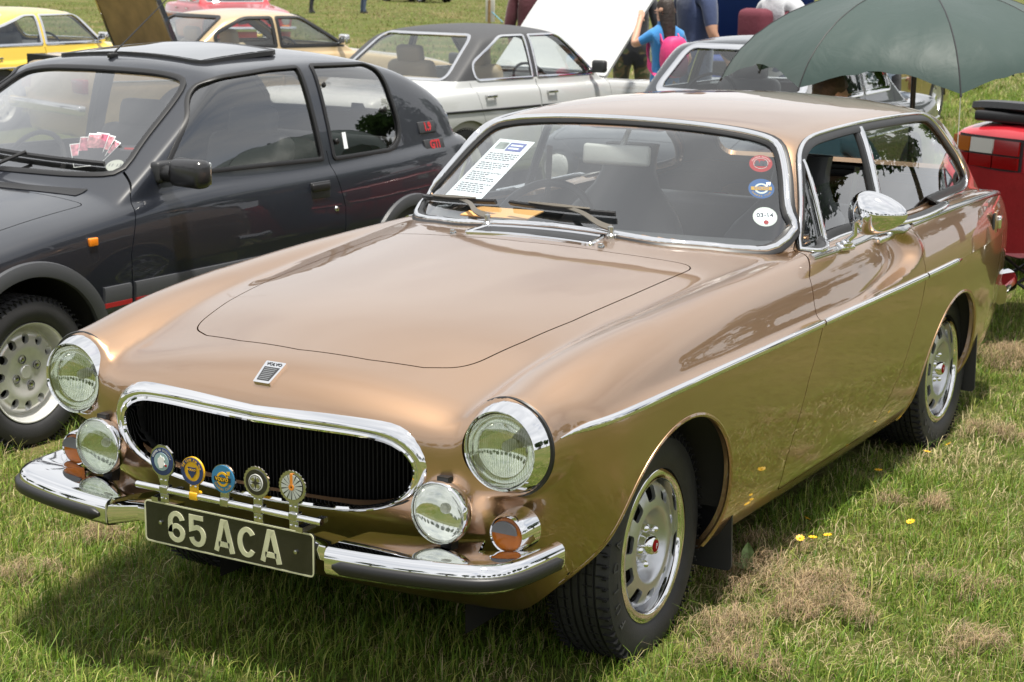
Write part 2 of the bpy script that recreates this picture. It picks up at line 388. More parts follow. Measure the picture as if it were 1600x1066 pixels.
M['navy_ink'] = mat('navy_ink', (.06, .08, .30), rough=.7)
M['photo_ink'] = mat('photo_ink', (.22, .25, .22), rough=.7, noise=(40, .5))
M['manila'] = mat('manila_envelope', (.66, .36, .13), rough=.8)
M['white'] = mat('white_enamel', (.80, .80, .78), rough=.35)
M['sticker_red'] = mat('sticker_red', (.30, .010, .010), rough=.7, spec=.1)
M['sticker_blue'] = mat('sticker_blue', (.010, .075, .23), rough=.7, spec=.1)
M['sticker_yellow'] = mat('sticker_yellow', (.48, .28, .018), rough=.7, spec=.1)
M['sticker_pale'] = mat('sticker_pale', (.45, .48, .44), rough=.6)
M['enamel_blue'] = mat('enamel_blue', (.03, .19, .38), rough=.2, coat=.5)
M['enamel_navy'] = mat('enamel_navy', (.02, .04, .14), rough=.2, coat=.5)
M['enamel_yellow'] = mat('enamel_yellow', (.78, .44, .02), rough=.2, coat=.5)
M['enamel_sky'] = mat('enamel_pale_blue', (.30, .42, .45), rough=.25, coat=.4)
M['enamel_black'] = mat('enamel_black', (.02, .02, .02), rough=.2, coat=.5)
M['enamel_orange'] = mat('enamel_orange', (.72, .25, .03), rough=.3)
M['red_fabric'] = mat('red_chair_fabric', (.42, .012, .025), rough=.85, sheen=.3, bump=(35, .35), noise=(6, .15))
M['wiper'] = mat('wiper_metal', (.20, .18, .15), rough=.38, metal=.7)
M['olive_inner'] = mat('boot_lining', (.20, .145, .06), rough=.7, noise=(5, .25))
M['grille_black'] = mat('grille_black', (.005, .005, .005), rough=.6, spec=.15)
M['gloss_plastic'] = mat('gloss_black_plastic', (.018, .018, .020), rough=.28, coat=.3)
# ================================================================== ground
def ground_z(x, y):
    x = np.asarray(x, float); y = np.asarray(y, float)
    return .012+.010*np.sin(x*1.3+.6)*np.sin(y*1.1)+.006*np.sin(x*3.1+y*2.3)
def ground_mat():
    m = bpy.data.materials.new('meadow_soil'); m.use_nodes = True; t = m.node_tree; b = t.nodes['Principled BSDF']; b.inputs['Roughness'].default_value = .95; b.inputs['Specular IOR Level'].default_value = .15
    tc = t.nodes.new('ShaderNodeTexCoord')
    def nz(s, d=6, r=.6):
        n = t.nodes.new('ShaderNodeTexNoise'); n.inputs['Scale'].default_value = s; n.inputs['Detail'].default_value = d; n.inputs['Roughness'].default_value = r; t.links.new(tc.outputs['Object'], n.inputs['Vector']); return n
    def ramp(n, st):
        r = t.nodes.new('ShaderNodeValToRGB'); r.color_ramp.elements.remove(r.color_ramp.elements[0])
        for i, (p, c) in enumerate(st):
            e = r.color_ramp.elements[0] if i == 0 else r.color_ramp.elements.new(p); e.position = p; e.color = (*c, 1)
        t.links.new(n.outputs[0], r.inputs[0]); return r
    a = ramp(nz(.55, 8, .65), [(.30, (.070, .090, .020)), (.48, (.090, .108, .026)), (.60, (.145, .132, .050)), (.72, (.190, .155, .075))])
    c = ramp(nz(28, 5, .7), [(.30, (.45, .45, .42)), (.5, (.95, .95, .92)), (.7, (1.35, 1.3, 1.2))])
    x = t.nodes.new('ShaderNodeMix'); x.data_type = 'RGBA'; x.blend_type = 'MULTIPLY'; x.inputs[0].default_value = 1
    t.links.new(a.outputs[0], x.inputs[6]); t.links.new(c.outputs[0], x.inputs[7]); t.links.new(x.outputs[2], b.inputs['Base Color'])
    bp = t.nodes.new('ShaderNodeBump'); bp.inputs['Strength'].default_value = .8; bp.inputs['Distance'].default_value = .03; t.links.new(nz(45, 4).outputs[0], bp.inputs['Height']); t.links.new(bp.outputs[0], b.inputs['Normal'])
    return m
M['ground'] = ground_mat()
def build_ground():
    c = np.concatenate([-np.geomspace(500, 14, 14), np.linspace(-12, 26, 153), np.geomspace(28, 500, 14)])
    V, F = grid(lambda u, v: (u, v, 0), c, c); V[:, 2] = ground_z(V[:, 0], V[:, 1])
    tag(obj('ground', (V, F), M['ground'], smooth=True, recalc=False), kind='structure')
build_ground()
# ================================================================== the bronze estate coupe
zc_ = spl([.02, .12, .2, .31, .5, .8, 1.1, 1.42, 1.7, 2.0], [.66, .758, .812, .843, .882, .92, .946, .970, .986, .988])
xe_ = spl([.2, .383, .6, .8, 1.1, 1.45, 1.9], [.40, .43, .475, .50, .52, .54, .56])
zk_ = spl([.15, .28, .45, .7, 1.0, 1.3, 1.65, 2.0, 2.5, 3.0, 3.5, 4.0, 4.25], [.765, .812, .856, .890, .911, .926, .936, .942, .950, .955, .946, .910, .880])
xk_ = spl([.2, .5, 1.0, 1.5, 1.9, 2.4, 2.8, 3.3, 3.8, 4.2], [.66, .668, .69, .70, .705, .735, .765, .765, .715, .655])
wc_ = spl([.15, .25, .5, .84, 1.4, 2.0, 2.6, 3.2, 3.7, 4.1, 4.35], [.785, .812, .836, .846, .848, .848, .848, .838, .800, .735, .685])
lowd_ = spl([.15, .22, .3, .4, .5, .6, .7, .765], [-.15, -.105, -.058, -.030, -.015, -.006, -.001, 0])
ysw_ = spl([.765, .786, .817, .861, .909, .96], [1.9, 2.27, 2.52, 2.594, 2.56, 2.46])
nosx_ = spl([0, .2, .4, .5, .58, .66, .74, .80, .84], [.118, .124, .142, .158, .190, .245, .31, .39, .47])
nosz_ = spl([.22, .33, .40, .47, .55, .65, .9], [.27, .185, .122, .062, .018, 0, 0])
rc_ = spl([1.7, 1.9, 2.05, 2.25, 2.5, 2.8, 3.2, 3.45, 3.6, 3.9, 4.2], [1.13, 1.235, 1.286, 1.314, 1.329, 1.331, 1.319, 1.300, 1.282, 1.22, 1.13])
zcr_ = spl([.2, .3, .5, .84, 1.2, 4.3], [.730, .738, .753, .764, .765, .762])
g0_ = spl([1.6, 1.85, 2.1, 2.6, 3.2, 3.7, 4.2], [.668, .684, .694, .70, .688, .650, .585])
def volvo_phi(P):
    x = np.abs(P[..., 0]); y = P[..., 1]; z = P[..., 2]
    # top: hood and wing crowns
    hd = zc_(np.minimum(y, 2.0))-.037*(x/xe_(np.minimum(y, 1.9)))**2
    hd = np.where(y > 2.0, hd-(y-2.0)*.03, hd)
    dx = x-xk_(y); ain = 3.4+0*y; tf = zk_(y)-np.where(dx < 0, ain, 4.2)*dx*dx
    top = z-smax(hd, tf, .010)
    # side
    zs = z+.765-zcr_(y); u = np.maximum(zs-.765, 0)
    fr = -.027*(1-np.exp(-u/.011))-1.9*u*u-.10*u
    re = -.13*u-.9*u*u
    m = sstep(-.045, .045, y-ysw_(np.clip(z, .765, .97)))
    side = x-(wc_(y)+np.where(zs < .765, lowd_(zs), fr*(1-m)+re*m+.017*np.exp(-((y-ysw_(np.clip(z, .765, .97))-.01)/.05)**2)*sstep(.772, .80, z)*(1-sstep(.93, .97, z))-.010*np.exp(-((y-ysw_(np.clip(z, .765, .97))+.13)/.09)**2)*sstep(.775, .81, z)*(1-sstep(.90, .95, z))))
    front = (nosx_(x)+nosz_(z)-y)*.9
    tail = y-(4.33-.30*x*x-.25*np.abs(z-.6))
    body = smax(top, side, .030); body = smax(body, front, .035); body = smax(body, tail, .03); body = smax(body, .20-z, .02)
    d = np.sqrt((x-.66)**2+(z-.704)**2)-.112
    pod = smax(smax(d, .222-y, .012), y-.75, .02)
    body = smin(body, pod, .035)
    # greenhouse
    rf = z-(rc_(y)-.09*x*x-.15*x**4)
    gs = x-(g0_(y)-.25*(z-.93)-.16*(z-.93)**2)
    ws = (1.60+(z-.96)*1.31+.49*x*x-.3*(z-.96)*x*x-y)*.62
    rr = (y-(3.70+(1.26-z)*1.30-.10*x*x))*.58
    up = smax(smax(rf, gs, .045), ws, .022); up = smax(smax(up, rr, .03), .72-z, .02)
    return smin(body, up, .008)
def build_volvo():
    R = empty('estate_coupe'); tag(R, 'bronze metallic two-door estate coupe with chrome trim in the foreground', 'car')
    ys = np.unique(np.concatenate([np.linspace(.62, 1.0, 36), np.linspace(1.0, 2.9, 190), np.linspace(2.9, 3.75, 75)]))
    th = np.unique(np.concatenate([np.linspace(-PI/2, -.5, 26), np.linspace(-.5, .95, 130), np.linspace(.95, PI/2, 60)]))
    B = skin(volvo_phi, ys, th, spl([0, .62, 3.75], [.70, .70, .52]), .10, .58, 44, 60)
    X, Y, Z = lambda m: np.abs(m.V[:, 0]), lambda m: m.V[:, 1], lambda m: m.V[:, 2]
    # ---- wheel openings
    def archf(yc, zc, r, ry=None):
        k = r/(ry or r); return lambda m: np.where((X(m) > .40) & (Z(m) < .72), r-np.sqrt(((Y(m)-yc)*k)**2+np.maximum(Z(m)-zc, 0)**2), -1)
    for a in (archf(.80, .335, .338), archf(3.13, .30, .332, .36)): B = B.clip(a(B))
    # ---- mouth
    mouth = np.array([(0, .700), (.2, .703), (.33, .702), (.41, .685), (.452, .640), (.437, .585), (.36, .535), (.2, .512), (0, .508)])
    mo = np.concatenate([mouth, mouth[-2:0:-1]*[-1, 1]]); mo = smoothpath(np.vstack([mo, mo[:1]]), 91)[:-1]
    ring_o = np.array([(0, .745), (.2, .750), (.34, .745), (.43, .727), (.486, .660), (.474, .60), (.40, .545), (.22, .505), (0, .497)])
    ro = np.concatenate([ring_o, ring_o[-2:0:-1]*[-1, 1]]); ro = smoothpath(np.vstack([ro, ro[:1]]), 91)[:-1]
    B = B.clip(np.where((Y(B) < .45) & (Z(B) < .80), -sdf(B.V[:, [0, 2]], (mo+ro)/2), -1))
    B = B.clip(np.where(Y(B) < .27, .098-np.hypot(X(B)-.658, Z(B)-.704), -1))
    # ---- glass openings
    wh = [(0, .983), (.2, .977), (.36, .966), (.50, .955), (.60, .946), (.648, .955), (.662, .985), (.640, 1.045), (.603, 1.120), (.560, 1.195), (.528, 1.230), (.470, 1.252), (.38, 1.266), (.2, 1.279), (0, 1.283)]
    wsp = smoothpath(wh+[(-a, b) for a, b in wh[-2::-1]], 130)[:-1]
    sh_ = [(1.905, .940), (1.94, .985), (1.99, 1.055), (2.052, 1.145), (2.10, 1.196), (2.165, 1.226), (2.30, 1.244), (2.65, 1.253), (3.05, 1.248), (3.36, 1.236), (3.45, 1.222), (3.53, 1.180), (3.66, 1.095), (3.775, 1.005), (3.790, .970), (3.74, .950), (3.55, .945), (3.07, .946), (2.5, .946), (2.08, .943), (1.93, .936)]
    sdp = smoothpath(sh_+sh_[:1], 150)[:-1]
    fsm = lambda m: msdf((Y(m) < 2.35) & (Z(m) > .93), m.V[:, [0, 2]], wsp)
    ws_front = lambda m: (m.N[:, 1] < -.30)
    fws = lambda m: np.where(ws_front(m), fsm(m), np.maximum(fsm(m), .02))
    fsd = lambda m: msdf(X(m) > .48, m.V[:, [1, 2]], sdp)
    rgp = rpoly([(-.46, 1.215, .07), (.46, 1.215, .07), (.52, .99, .06), (-.52, .99, .06)])
    frg = lambda m: msdf((Y(m) > 3.4) & (m.N[:, 1] > .3), m.V[:, [0, 2]], rgp)
    gl_ws = B.clip(fws(B)-.004); gl_sd = B.clip(fsd(B)-.004); gl_rg = B.clip(frg(B)-.004)
    B = B.clip(-fws(B)); B = B.clip(-fsd(B)); B = B.clip(-frg(B))
    # ---- panels
    hp = [(0, .300), (.2, .318), (.34, .350), (.432, .405, .07), (.475, .6), (.503, .8), (.524, 1.1), (.545, 1.475, .07), (.3, 1.425), (0, 1.40)]
    hp = hp+[(-p[0], *p[1:]) for p in hp[-2:0:-1]]; hp = rpoly(hp, 8)
    dpl = rpoly([(1.93, .99), (1.855, .93), (1.762, .885), (1.727, .823), (1.705, .75), (1.627, .614), (1.563, .453), (1.54, .36, .03), (1.58, .27, .03), (2.34, .27, .05), (2.52, .46, .05), (2.638, .67, .05), (2.672, .77, .05), (2.655, .85), (2.645, .90), (2.64, .99)], 6)
    fh = lambda m: msdf((Z(m) > .70) & (Y(m) < 1.7), m.V[:, :2], hp)
    fd = lambda m: msdf((X(m) > .5) & (Z(m) < .985), m.V[:, [1, 2]], dpl)
    hood = B.clip(fh(B)+.0020); B = B.clip(-fh(B)+.0020)
    door = B.clip(fd(B)+.0020); B = B.clip(-fd(B)+.0020)
    obj('body', B.flange(.022), M['bronze'], R); obj('hood', hood.flange(.02), M['bronze'], R)
    for s in (1, -1):
        d = door.clip(-s*door.V[:, 0]); obj('door', d.flange(.02), M['bronze'], R)
    # dark inner lining so no paint shows through the glass
    Bf = skin(volvo_phi, np.linspace(.62, 3.75, 90), np.linspace(-PI/2, PI/2, 70), spl([0, .62, 3.75], [.70, .70, .52]), .10, .58, 10, 10)
    Lc = Bf.clip(np.maximum(np.maximum(1.45-Bf.V[:, 1], Bf.V[:, 1]-4.2), .42-Bf.V[:, 2])); Lc = Lc.clip(np.where((np.abs(Lc.V[:, 0]) > .3) & (Lc.V[:, 2] < .74), .40-np.hypot(Lc.V[:, 1]-3.13, Lc.V[:, 2]-.30), -1))
    Lc = Lc.clip(.012-fws(Lc)*np.where(fws(Lc) > .3, 1, 1)); Lc = Lc.clip(.012-fsd(Lc)); Lc = Lc.clip(.012-frg(Lc))
    lo = Lc.clip(Lc.V[:, 2]-.96); hi = Lc.clip(.96-Lc.V[:, 2])
    obj('interior_lining', lo.off(-.03).flip(), M['interior'], R); obj('headlining', hi.off(-.025).flip(), M['interior'], R)
    # shut-line backing
    obj('engine_bay', box((0, .86, .62), (.9, .8, .22)), M['dark'], R, smooth=False); obj('floor_tub', box((0, 2.2, .36), (1.36, 1.2, .22)), M['dark'], R, smooth=False)
    # ---- glass panes
    obj('windscreen', gl_ws.off(-.006), M['glass_ws'], R); obj('rear_window', gl_rg.off(-.006), M['glass'], R)
    # door glass is half wound down; quarter light in front, fixed pane behind the pillar
    qv = 2.10; bp0 = (2.655, 1.25)
    lean = lambda m: Y(m)-qv            # quarter light edge
    pil = lambda m: Y(m)-(bp0[0]-(bp0[1]-Z(m))*.08)       # pillar edge
    for s in (1, -1):
        g = gl_sd.clip(-s*gl_sd.V[:, 0])
        a = g.clip(lean(g)+.0); obj('quarter_light', a.off(-.006), M['glass'], R)
        b = g.clip(-lean(g)); b = b.clip(pil(b)); b = b.clip(Z(b)-(1.106+(Y(b)-2.1)*.03)); obj('door_window', b.off(-.010), M['glass'], R)
        c = g.clip(-pil(g)); obj('rear_side_window', c.off(-.006), M['glass'], R)
    # ---- trims round the glass
    def on_side(poly, s=1, off=0.0):
        P = np.stack([np.full(len(poly), 1.1), poly[:, 0], poly[:, 1]], -1); H = shoot(volvo_phi, P, (-1, 0, 0), 1.0); N = grad(volvo_phi, H); H = H+N*off
        mm = np.array([s, 1, 1]); return H*mm, N*mm
    def on_front(poly, off=0.0):
        P = np.stack([poly[:, 0], np.full(len(poly), .9), poly[:, 1]], -1); H = shoot(volvo_phi, P, (0, 1, 0), 1.6); N = grad(volvo_phi, H); return H+N*off, N
    def ribbon(name, P, N, w, h, m, closed=True, sh=0, taper=None):
        pr = [(-w/2+sh, -.004), (-w/2+sh, h*.45), (-w*.28+sh, h), (w*.28+sh, h), (w/2+sh, h*.45), (w/2+sh, -.004)]
        return obj(name, sweep(P, N, pr, closed, True, taper), m, R, ang=60)
    P, N = on_front(wsp*1.0); N = unit(N*.6+np.array([0, -.35, .2]))
    ribbon('windscreen_seal', P, N, .046, .010, M['seal'])
    ribbon('windscreen_chrome_trim', P+N*.008, N, .020, .010, M['chrome'])
    for s in (1, -1):
        P, N = on_side(sdp, s)
        ribbon('side_window_seal', P, N, .040, .006, M['seal'])
        ribbon('side_window_chrome', P+N*.006, N, .013, .006, M['chrome'], sh=-.012*s)
        # quarter light bar and pillar
        for nm, f0, w in (('quarter_light_frame', lambda z: qv, .016), ('door_pillar_trim', lambda z: bp0[0]-(bp0[1]-z)*.08, .030)):
            zz = np.linspace(1.19 if w < .02 else 1.25, .945, 16); pp = np.stack([[float(f0(z)) for z in zz], zz], -1); P, N = on_side(pp, s)
            ribbon(nm, P, N, w, .010, M['chrome'], closed=False)
        if s > 0 or True:
            zz = np.linspace(1.25, .95, 14); pp = np.stack([[bp0[0]-(bp0[1]-z)*.08-.034 for z in zz], zz], -1); P, N = on_side(pp, s, -.008); ribbon('door_pillar_seal', P, N, .03, .010, M['seal'], closed=False)
        # belt chrome along door then over the rear wing to the fin tip
        bl = smoothpath([(1.872, .925), (2.1, .924), (2.4, .926), (2.63, .932)], 30); P, N = on_side(bl, s); ribbon('door_belt_trim', P, N, .024, .006, M['dull_chrome'], closed=False)
        fy = np.linspace(2.66, 4.235, 60); fz = spl([2.6, 3.0, 3.5, 4.0, 4.25], [.933, .936, .926, .893, .864])(fy); P, N = on_side(np.stack([fy, fz], -1), s)
        ribbon('rear_wing_trim', P, N, .022, .007, M['dull_chrome'], closed=False)
        # side strip, in three lengths
        for a, b in ((.262, 1.70), (1.712, 2.666), (2.678, 3.10)):
            yy = np.linspace(a, b, max(12, int((b-a)*40))); P, N = on_side(np.stack([yy, zcr_(yy)-.002], -1), s)
            tp = np.ones(len(yy))
            if a < .3: tp = np.clip((yy-a)/.10, .15, 1)
            if b > 3: tp = np.clip((b-yy)/.06, .2, 1)
            o = obj('side_strip', sweep(P, N, [(-.011, -.003), (-.011, .004), (-.005, .009), (.005, .009), (.011, .004), (.011, -.003)], False, True, tp), M['chrome'], R, ang=60)
        # wheel arch lips
        for yc, zc, r, ry in ((.80, .335, .338, .338), (3.13, .30, .332, .36)):
            t = np.linspace(-.02, PI+.02, 50); pp = np.stack([yc+np.cos(t)*(ry+.002), zc+np.sin(t)*(r+.002)], -1)
            pre = np.array([[yc+ry+.002, z] for z in np.linspace(.22, zc-.03, 5)]); post = np.array([[yc-ry-.002, z] for z in np.linspace(zc-.03, .22 if yc > 2 else .36, 5)])
            P, N = on_side(np.concatenate([pre, pp, post]), s, -.0035); obj('wheel_arch_lip', sweep(P, N, circ(.0070, 8), False), M['bronze'], R)
            a = np.linspace(0, PI, 25); V = []; F = []
            for i, q in enumerate(a):
                xo_ = shoot(volvo_phi, np.array([[1.2, yc+math.cos(q)*(ry+.012), max(zc+math.sin(q)*(r+.012), .36)]]), (-1, 0, 0), 1.0)[0][0]-.02
                for xx in (.40, xo_): V.append((s*xx, yc+math.cos(q)*(ry+.012), zc+math.sin(q)*(r+.012)))
            V += [(s*.40, yc-ry-.01, .12), (s*.40, yc+ry+.01, .12)]
            for i in range(24): F.append((2*i, 2*i+1, 2*i+3, 2*i+2))
            F.append(tuple([2*i for i in range(25)]+[50, 51])); obj('wheel_well', (V, F), M['under'], R)
    obj('underbody', box((0, 2.4, .215), (1.2, 3.2, .05)), M['under'], R, smooth=False)
    # ---- radiator mouth
    n = len(mo); Pi = np.stack([mo[:, 0], nosx_(np.abs(mo[:, 0]))+.004, mo[:, 1]], -1); Po = np.stack([ro[:, 0], nosx_(np.abs(ro[:, 0]))+.010+np.maximum(ro[:, 1]-.72, 0)*.5, ro[:, 1]], -1)
    rows = []
    for t, dy in ((-.06, .05), (0, .012), (.12, -.008), (.3, -.016), (.55, -.016), (.8, -.008), (1.0, .006), (1.04, .03)): rows.append(Pi*(1-t)+Po*t+np.array([0, dy, 0]))
    V = np.concatenate(rows); F = [(k*n+i, k*n+(i+1)%n, (k+1)*n+(i+1)%n, (k+1)*n+i) for k in range(len(rows)-1) for i in range(n)]
    obj('grille_surround', (V, F), M['chrome'], R, ang=70)
    seal = np.stack([ro[:, 0]*1.004, nosx_(np.abs(ro[:, 0]))+.020+np.maximum(ro[:, 1]-.72, 0)*.5, (ro[:, 1]-.62)*1.006+.62], -1); obj('grille_seal', sweep(seal, (0, -1, 0), circ(.004, 6), True), M['seal'], R)
    bead = Pi+np.array([0, -.002, 0]); obj('grille_bead', sweep(bead, (0, -1, 0), circ(.0075, 8), True), M['chrome'], R)
    obj('grille_back', prism(np.array(mo)*[1.04, 1]+[0, 0], .30, .31), M['dark'], R, smooth=False)
    rows = [Pi+np.array([0, .012, 0]), Pi*[1.01, 1, 1]+np.array([0, .19, 0])]; V = np.concatenate(rows); F = [(i, (i+1)%n, n+(i+1)%n, n+i) for i in range(n)]; obj('grille_throat', (V, F), M['dark'], R)
    sl = []
    top_ = lambda x: np.interp(abs(x), [0, .2, .33, .41, .452], [.700, .703, .702, .685, .64]); bot_ = lambda x: np.interp(abs(x), [0, .2, .36, .437, .452], [.508, .512, .535, .585, .64])
    for i in range(-37, 38):
        x = i*.0118
        if abs(x) > .444: continue
        zt, zb = float(top_(x)), float(bot_(x)); sl.append(box((x, .205+.12*x*x, (zt+zb)/2), (.0035, .03, zt-zb+.004)))
    o = obj('grille_slats', merge(sl), M['grille_black'], R, smooth=False); o['kind'] = 'stuff'
    # ---- head lamps, fog lamps, indicators
    def lamp(name, x, y, z, r, bz, depth, fog=False, s=1):
        prof = [(r*1.0, .002), (r*1.045, -.003), (r*1.08, .004), (r*(1.0+bz*.55), .016), (r*(1+bz), .038), (r*(1+bz)+.001, .050), (r*.9, .055)]
        if fog: prof = [(r*.985, .003), (r*1.0, -.003), (r*1.035, .001), (r*1.05, .010), (r*1.03, .024), (r*.86, .05), (r*.5, .072), (r*.15, .08), (.001, .08)]
        hd = obj(name, lathe(prof, 56, 'y', (x, y, z)), M['chrome'], R, ang=50)
        rf = obj('reflector', lathe([(r*.99, .008)]+[(r*.99*math.cos(t), .008+depth*math.sin(t)) for t in np.linspace(.15, PI/2-.02, 9)], 48, 'y', (x, y, z)), M['reflector'], hd)
        obj('bulb', lathe([(.001, -.006), (.010, -.004), (.014, .004), (.014, .03), (.004, .034)], 14, 'y', (x, y+.028, z+.004)), M['white_lens'], hd)
        lens = obj('lens', lathe([(r*1.0*math.cos(t), -.020*math.sin(t)+.004) for t in np.linspace(0, PI/2-.001, 9)], 56, 'y', (x, y, z)), M['lens'], hd)
        fl = []
        for i in range(-15, 16):                        # moulded vertical flutes
            xx = i*r/16; hh = math.sqrt(max(r*r*.9-xx*xx, 0)); k = math.sqrt(max(0, 1-(xx/r)**2))
            a, b = (-hh, hh) if abs(i) > 5 or fog is False and i%1 == 0 else (-hh, hh)
            if fog == 'plain' and abs(i) < 30: continue
            t = np.linspace(a, b, 9); yy = -.019*np.sqrt(np.maximum(0, 1-(xx*xx+t*t)/(r*r)))-.0008
            fl.append(sweep(np.stack([np.full(9, x+xx), y+.004+yy, z+t], -1), (0, -1, 0), [(-.0022, -.001), (0, .0012), (.0022, -.001)], False))
        if fl: obj('lens_flutes', merge(fl), M['lens'], hd)['kind'] = 'stuff'
        if fog: obj('lamp_bracket', box((x, y+.05, z-r*1.05-.02), (.03, .03, .06)), M['seal'], hd, smooth=False); obj('lamp_clip', box((x, y+.03, z+r*1.05), (.03, .022, .012)), M['seal'], hd, smooth=False)
        else: obj('lamp_seal', sweep(np.stack([x+np.cos(np.linspace(0, 2*PI, 49)[:-1])*(r*(1+bz)+.003), np.full(48, y+.046), z+np.sin(np.linspace(0, 2*PI, 49)[:-1])*(r*(1+bz)+.003)], -1), (0, -1, 0), circ(.005, 6), True), M['seal'], hd)
        return hd
    for s in (1, -1):
        lamp('headlamp', s*.658, .183, .704, .0895, .235, .062)
        lamp('fog_lamp', s*.527, .128, .549, .0725, .1, .024, fog=True if s < 0 else 'plain')
        ind = obj('indicator', lathe([(.040, .000), (.043, -.002), (.046, .003), (.049, .02), (.052, .07)], 36, 'y', (s*.672, .193, .505)), M['chrome'], R)
        obj('lens', lathe([(.041*math.cos(t), -.010*math.sin(t)+.003) for t in np.linspace(0, PI/2, 8)], 36, 'y', (s*.672, .193, .505)), M['amber'], ind)
        obj('clear_window', xf(prism(rpoly([(-.033, .006), (.033, .006), (.028, .027, .02), (0, .037, .02), (-.028, .027, .02)]), -.013, -.006), (s*.672, .193, .505)), M['grey_plastic'], ind)
    # ---- bumpers
    for s in (1, -1):
        pl = smoothpath([(.335, -.048), (.45, -.037), (.56, -.018), (.65, .006), (.708, .032), (.748, .080), (.766, .15), (.778, .275)], 60)
        P = np.stack([s*pl[:, 0], pl[:, 1], np.full(60, 0.)], -1); T = unit(np.gradient(P, axis=0)); out = np.cross(T, [0, 0, 1.])*s
        back = np.interp(np.arange(60), [0, 30, 40, 48, 54, 59], [.20, .25, .24, .15, .07, .045])
        pr = [(-1, .462, 1), (-.5, .474, 1), (-.020, .482, 0), (-.006, .479, 0), (.002, .470, 0), (.004, .45, 0), (.003, .428, 0), (-.006, .416, 0), (-.03, .411, 0), (-.03, .420, 0), (-.5, .45, 1), (-1, .455, 1)]
        rows = []
        for q in range(60):
            for u, z, rel in pr: rows.append(P[q]+out[q]*(u*back[q] if rel else u)+np.array([0, 0, z]))
        m_ = len(pr); F = [(q*m_+k, (q+1)*m_+k, (q+1)*m_+(k+1)%m_, q*m_+(k+1)%m_) for q in range(59) for k in range(m_)]+[tuple(range(m_)), tuple(59*m_+k for k in range(m_))]
        bmp = obj('front_bumper', (rows, F), M['chrome'], R, ang=50)
        tp = np.clip(np.minimum(np.arange(2, 59)-1, 59-np.arange(2, 59))/3., .35, 1); rb = P[2:59]+out[2:59]*.004+np.array([0, 0, .4415])
        obj('rubber_strip', sweep(rb, out[2:59], [(-.0155, -.004), (-.015, .006), (-.010, .011), (.010, .011), (.015, .006), (.0155, -.004)], False, True, tp), M['seal'], bmp, ang=60)
        # inner end: narrow bar towards the plate
        rows = []; pr2 = [(-.09, .462), (-.03, .470), (-.004, .466), (0, .45), (-.004, .420), (-.03, .412), (-.05, .418)]
        for x, dy, sh in ((.335, 0, 1.0), (.312, .030, .90), (.288, .058, .82), (.215, .066, .82)):
            for u, z in pr2: rows.append((s*x, -.046+dy-u*1.0, .432+(z-.432)*sh))
        m_ = len(pr2); F = [(q*m_+k, (q+1)*m_+k, (q+1)*m_+(k+1)%m_, q*m_+(k+1)%m_) for q in range(3) for k in range(m_)]+[tuple(range(m_)), tuple(3*m_+k for k in range(m_))]
        obj('bumper_end', (rows, F), M['chrome'], bmp, ang=40)
    obj('bumper_centre', box((0, .05, .43), (.46, .02, .05), .006), M['chrome'], R)
    pr = [(-.10, .455), (-.01, .475), (.0, .46), (.002, .43), (-.004, .40), (-.03, .39)]
    pl = smoothpath([(.55, 4.44), (.66, 4.40), (.735, 4.28), (.76, 4.15), (.775, 3.98)], 24)
    for s in (1, -1):
        P = np.stack([s*pl[:, 0], pl[:, 1], np.full(24, .05)], -1); T = unit(np.gradient(P, axis=0)); out = np.cross(T, [0, 0, 1.])*-s
        out = np.where((out*np.array([s, .6, 0])).sum(1, keepdims=True) < 0, -out, out)
        rows = [P[q]+out[q]*u+np.array([0, 0, z]) for q in range(24) for u, z in pr]; m_ = 6
        F = [(q*m_+k, (q+1)*m_+k, (q+1)*m_+(k+1)%m_, q*m_+(k+1)%m_) for q in range(23) for k in range(m_)]+[tuple(range(m_)), tuple(23*m_+k for k in range(m_))]
        obj('rear_bumper', (rows, F), M['chrome'], R, ang=45)
        obj('tail_lamp', box((s*.60, 4.17, .70), (.10, .05, .17), .02), M['red_lens'], R)
    # ---- number plate and badge bar
    pt = obj('number_plate', prism(rpoly([(-.26, .3775, .012), (.26, .3775, .012), (.26, .4835, .012), (-.26, .4835, .012)]), .010, .016), M['plate'], R, smooth=False)
    fr = rpoly([(-.2585, .379, .011), (.2585, .379, .011), (.2585, .482, .011), (-.2585, .482, .011)]); obj('plate_border', sweep(np.stack([fr[:, 0], np.full(len(fr), .010), fr[:, 1]], -1), (0, -1, 0), [(-.0018, 0), (-.0018, .0016), (.0018, .0016), (.0018, 0)], True), M['plate_text'], pt)
    def stroke(pts, w, closed=False):
        P = np.array(pts, float); n = len(P); T = np.roll(P, -1, 0)-P; T = unit(T); Lf = []; Rt = []
        for i in range(n):
            if closed: a, b = T[i-1], T[i]
            else: a, b = T[max(i-1, 0)], T[min(i, n-2)]
            na = np.array([-a[1], a[0]]); nb = np.array([-b[1], b[0]]); mtr = na+nb; mtr = mtr/max(mtr@na, .35); Lf.append(P[i]+mtr*w/2); Rt.append(P[i]-mtr*w/2)
        V = []; F = []
        for h in (0, -.0022):
            for i in range(n): V += [(Lf[i][0], h, Lf[i][1]), (Rt[i][0], h, Rt[i][1])]
        m = 2*n
        for i in range(n if closed else n-1):
            j = (i+1)%n; F += [(m+2*i, m+2*j, m+2*j+1, m+2*i+1), (2*i, 2*j, m+2*j, m+2*i), (2*i+1, m+2*i+1, m+2*j+1, 2*j+1), (2*i, 2*i+1, 2*j+1, 2*j)]
        if not closed: F += [(0, m, m+1, 1), (2*n-2, 2*n-1, m+2*n-1, m+2*n-2)]
        return np.array(V), F
    arc = lambda cx, cy, rx, ry, a, b, k=14: [(cx+rx*math.cos(t), cy+ry*math.sin(t)) for t in np.radians(np.linspace(a, b, k))]
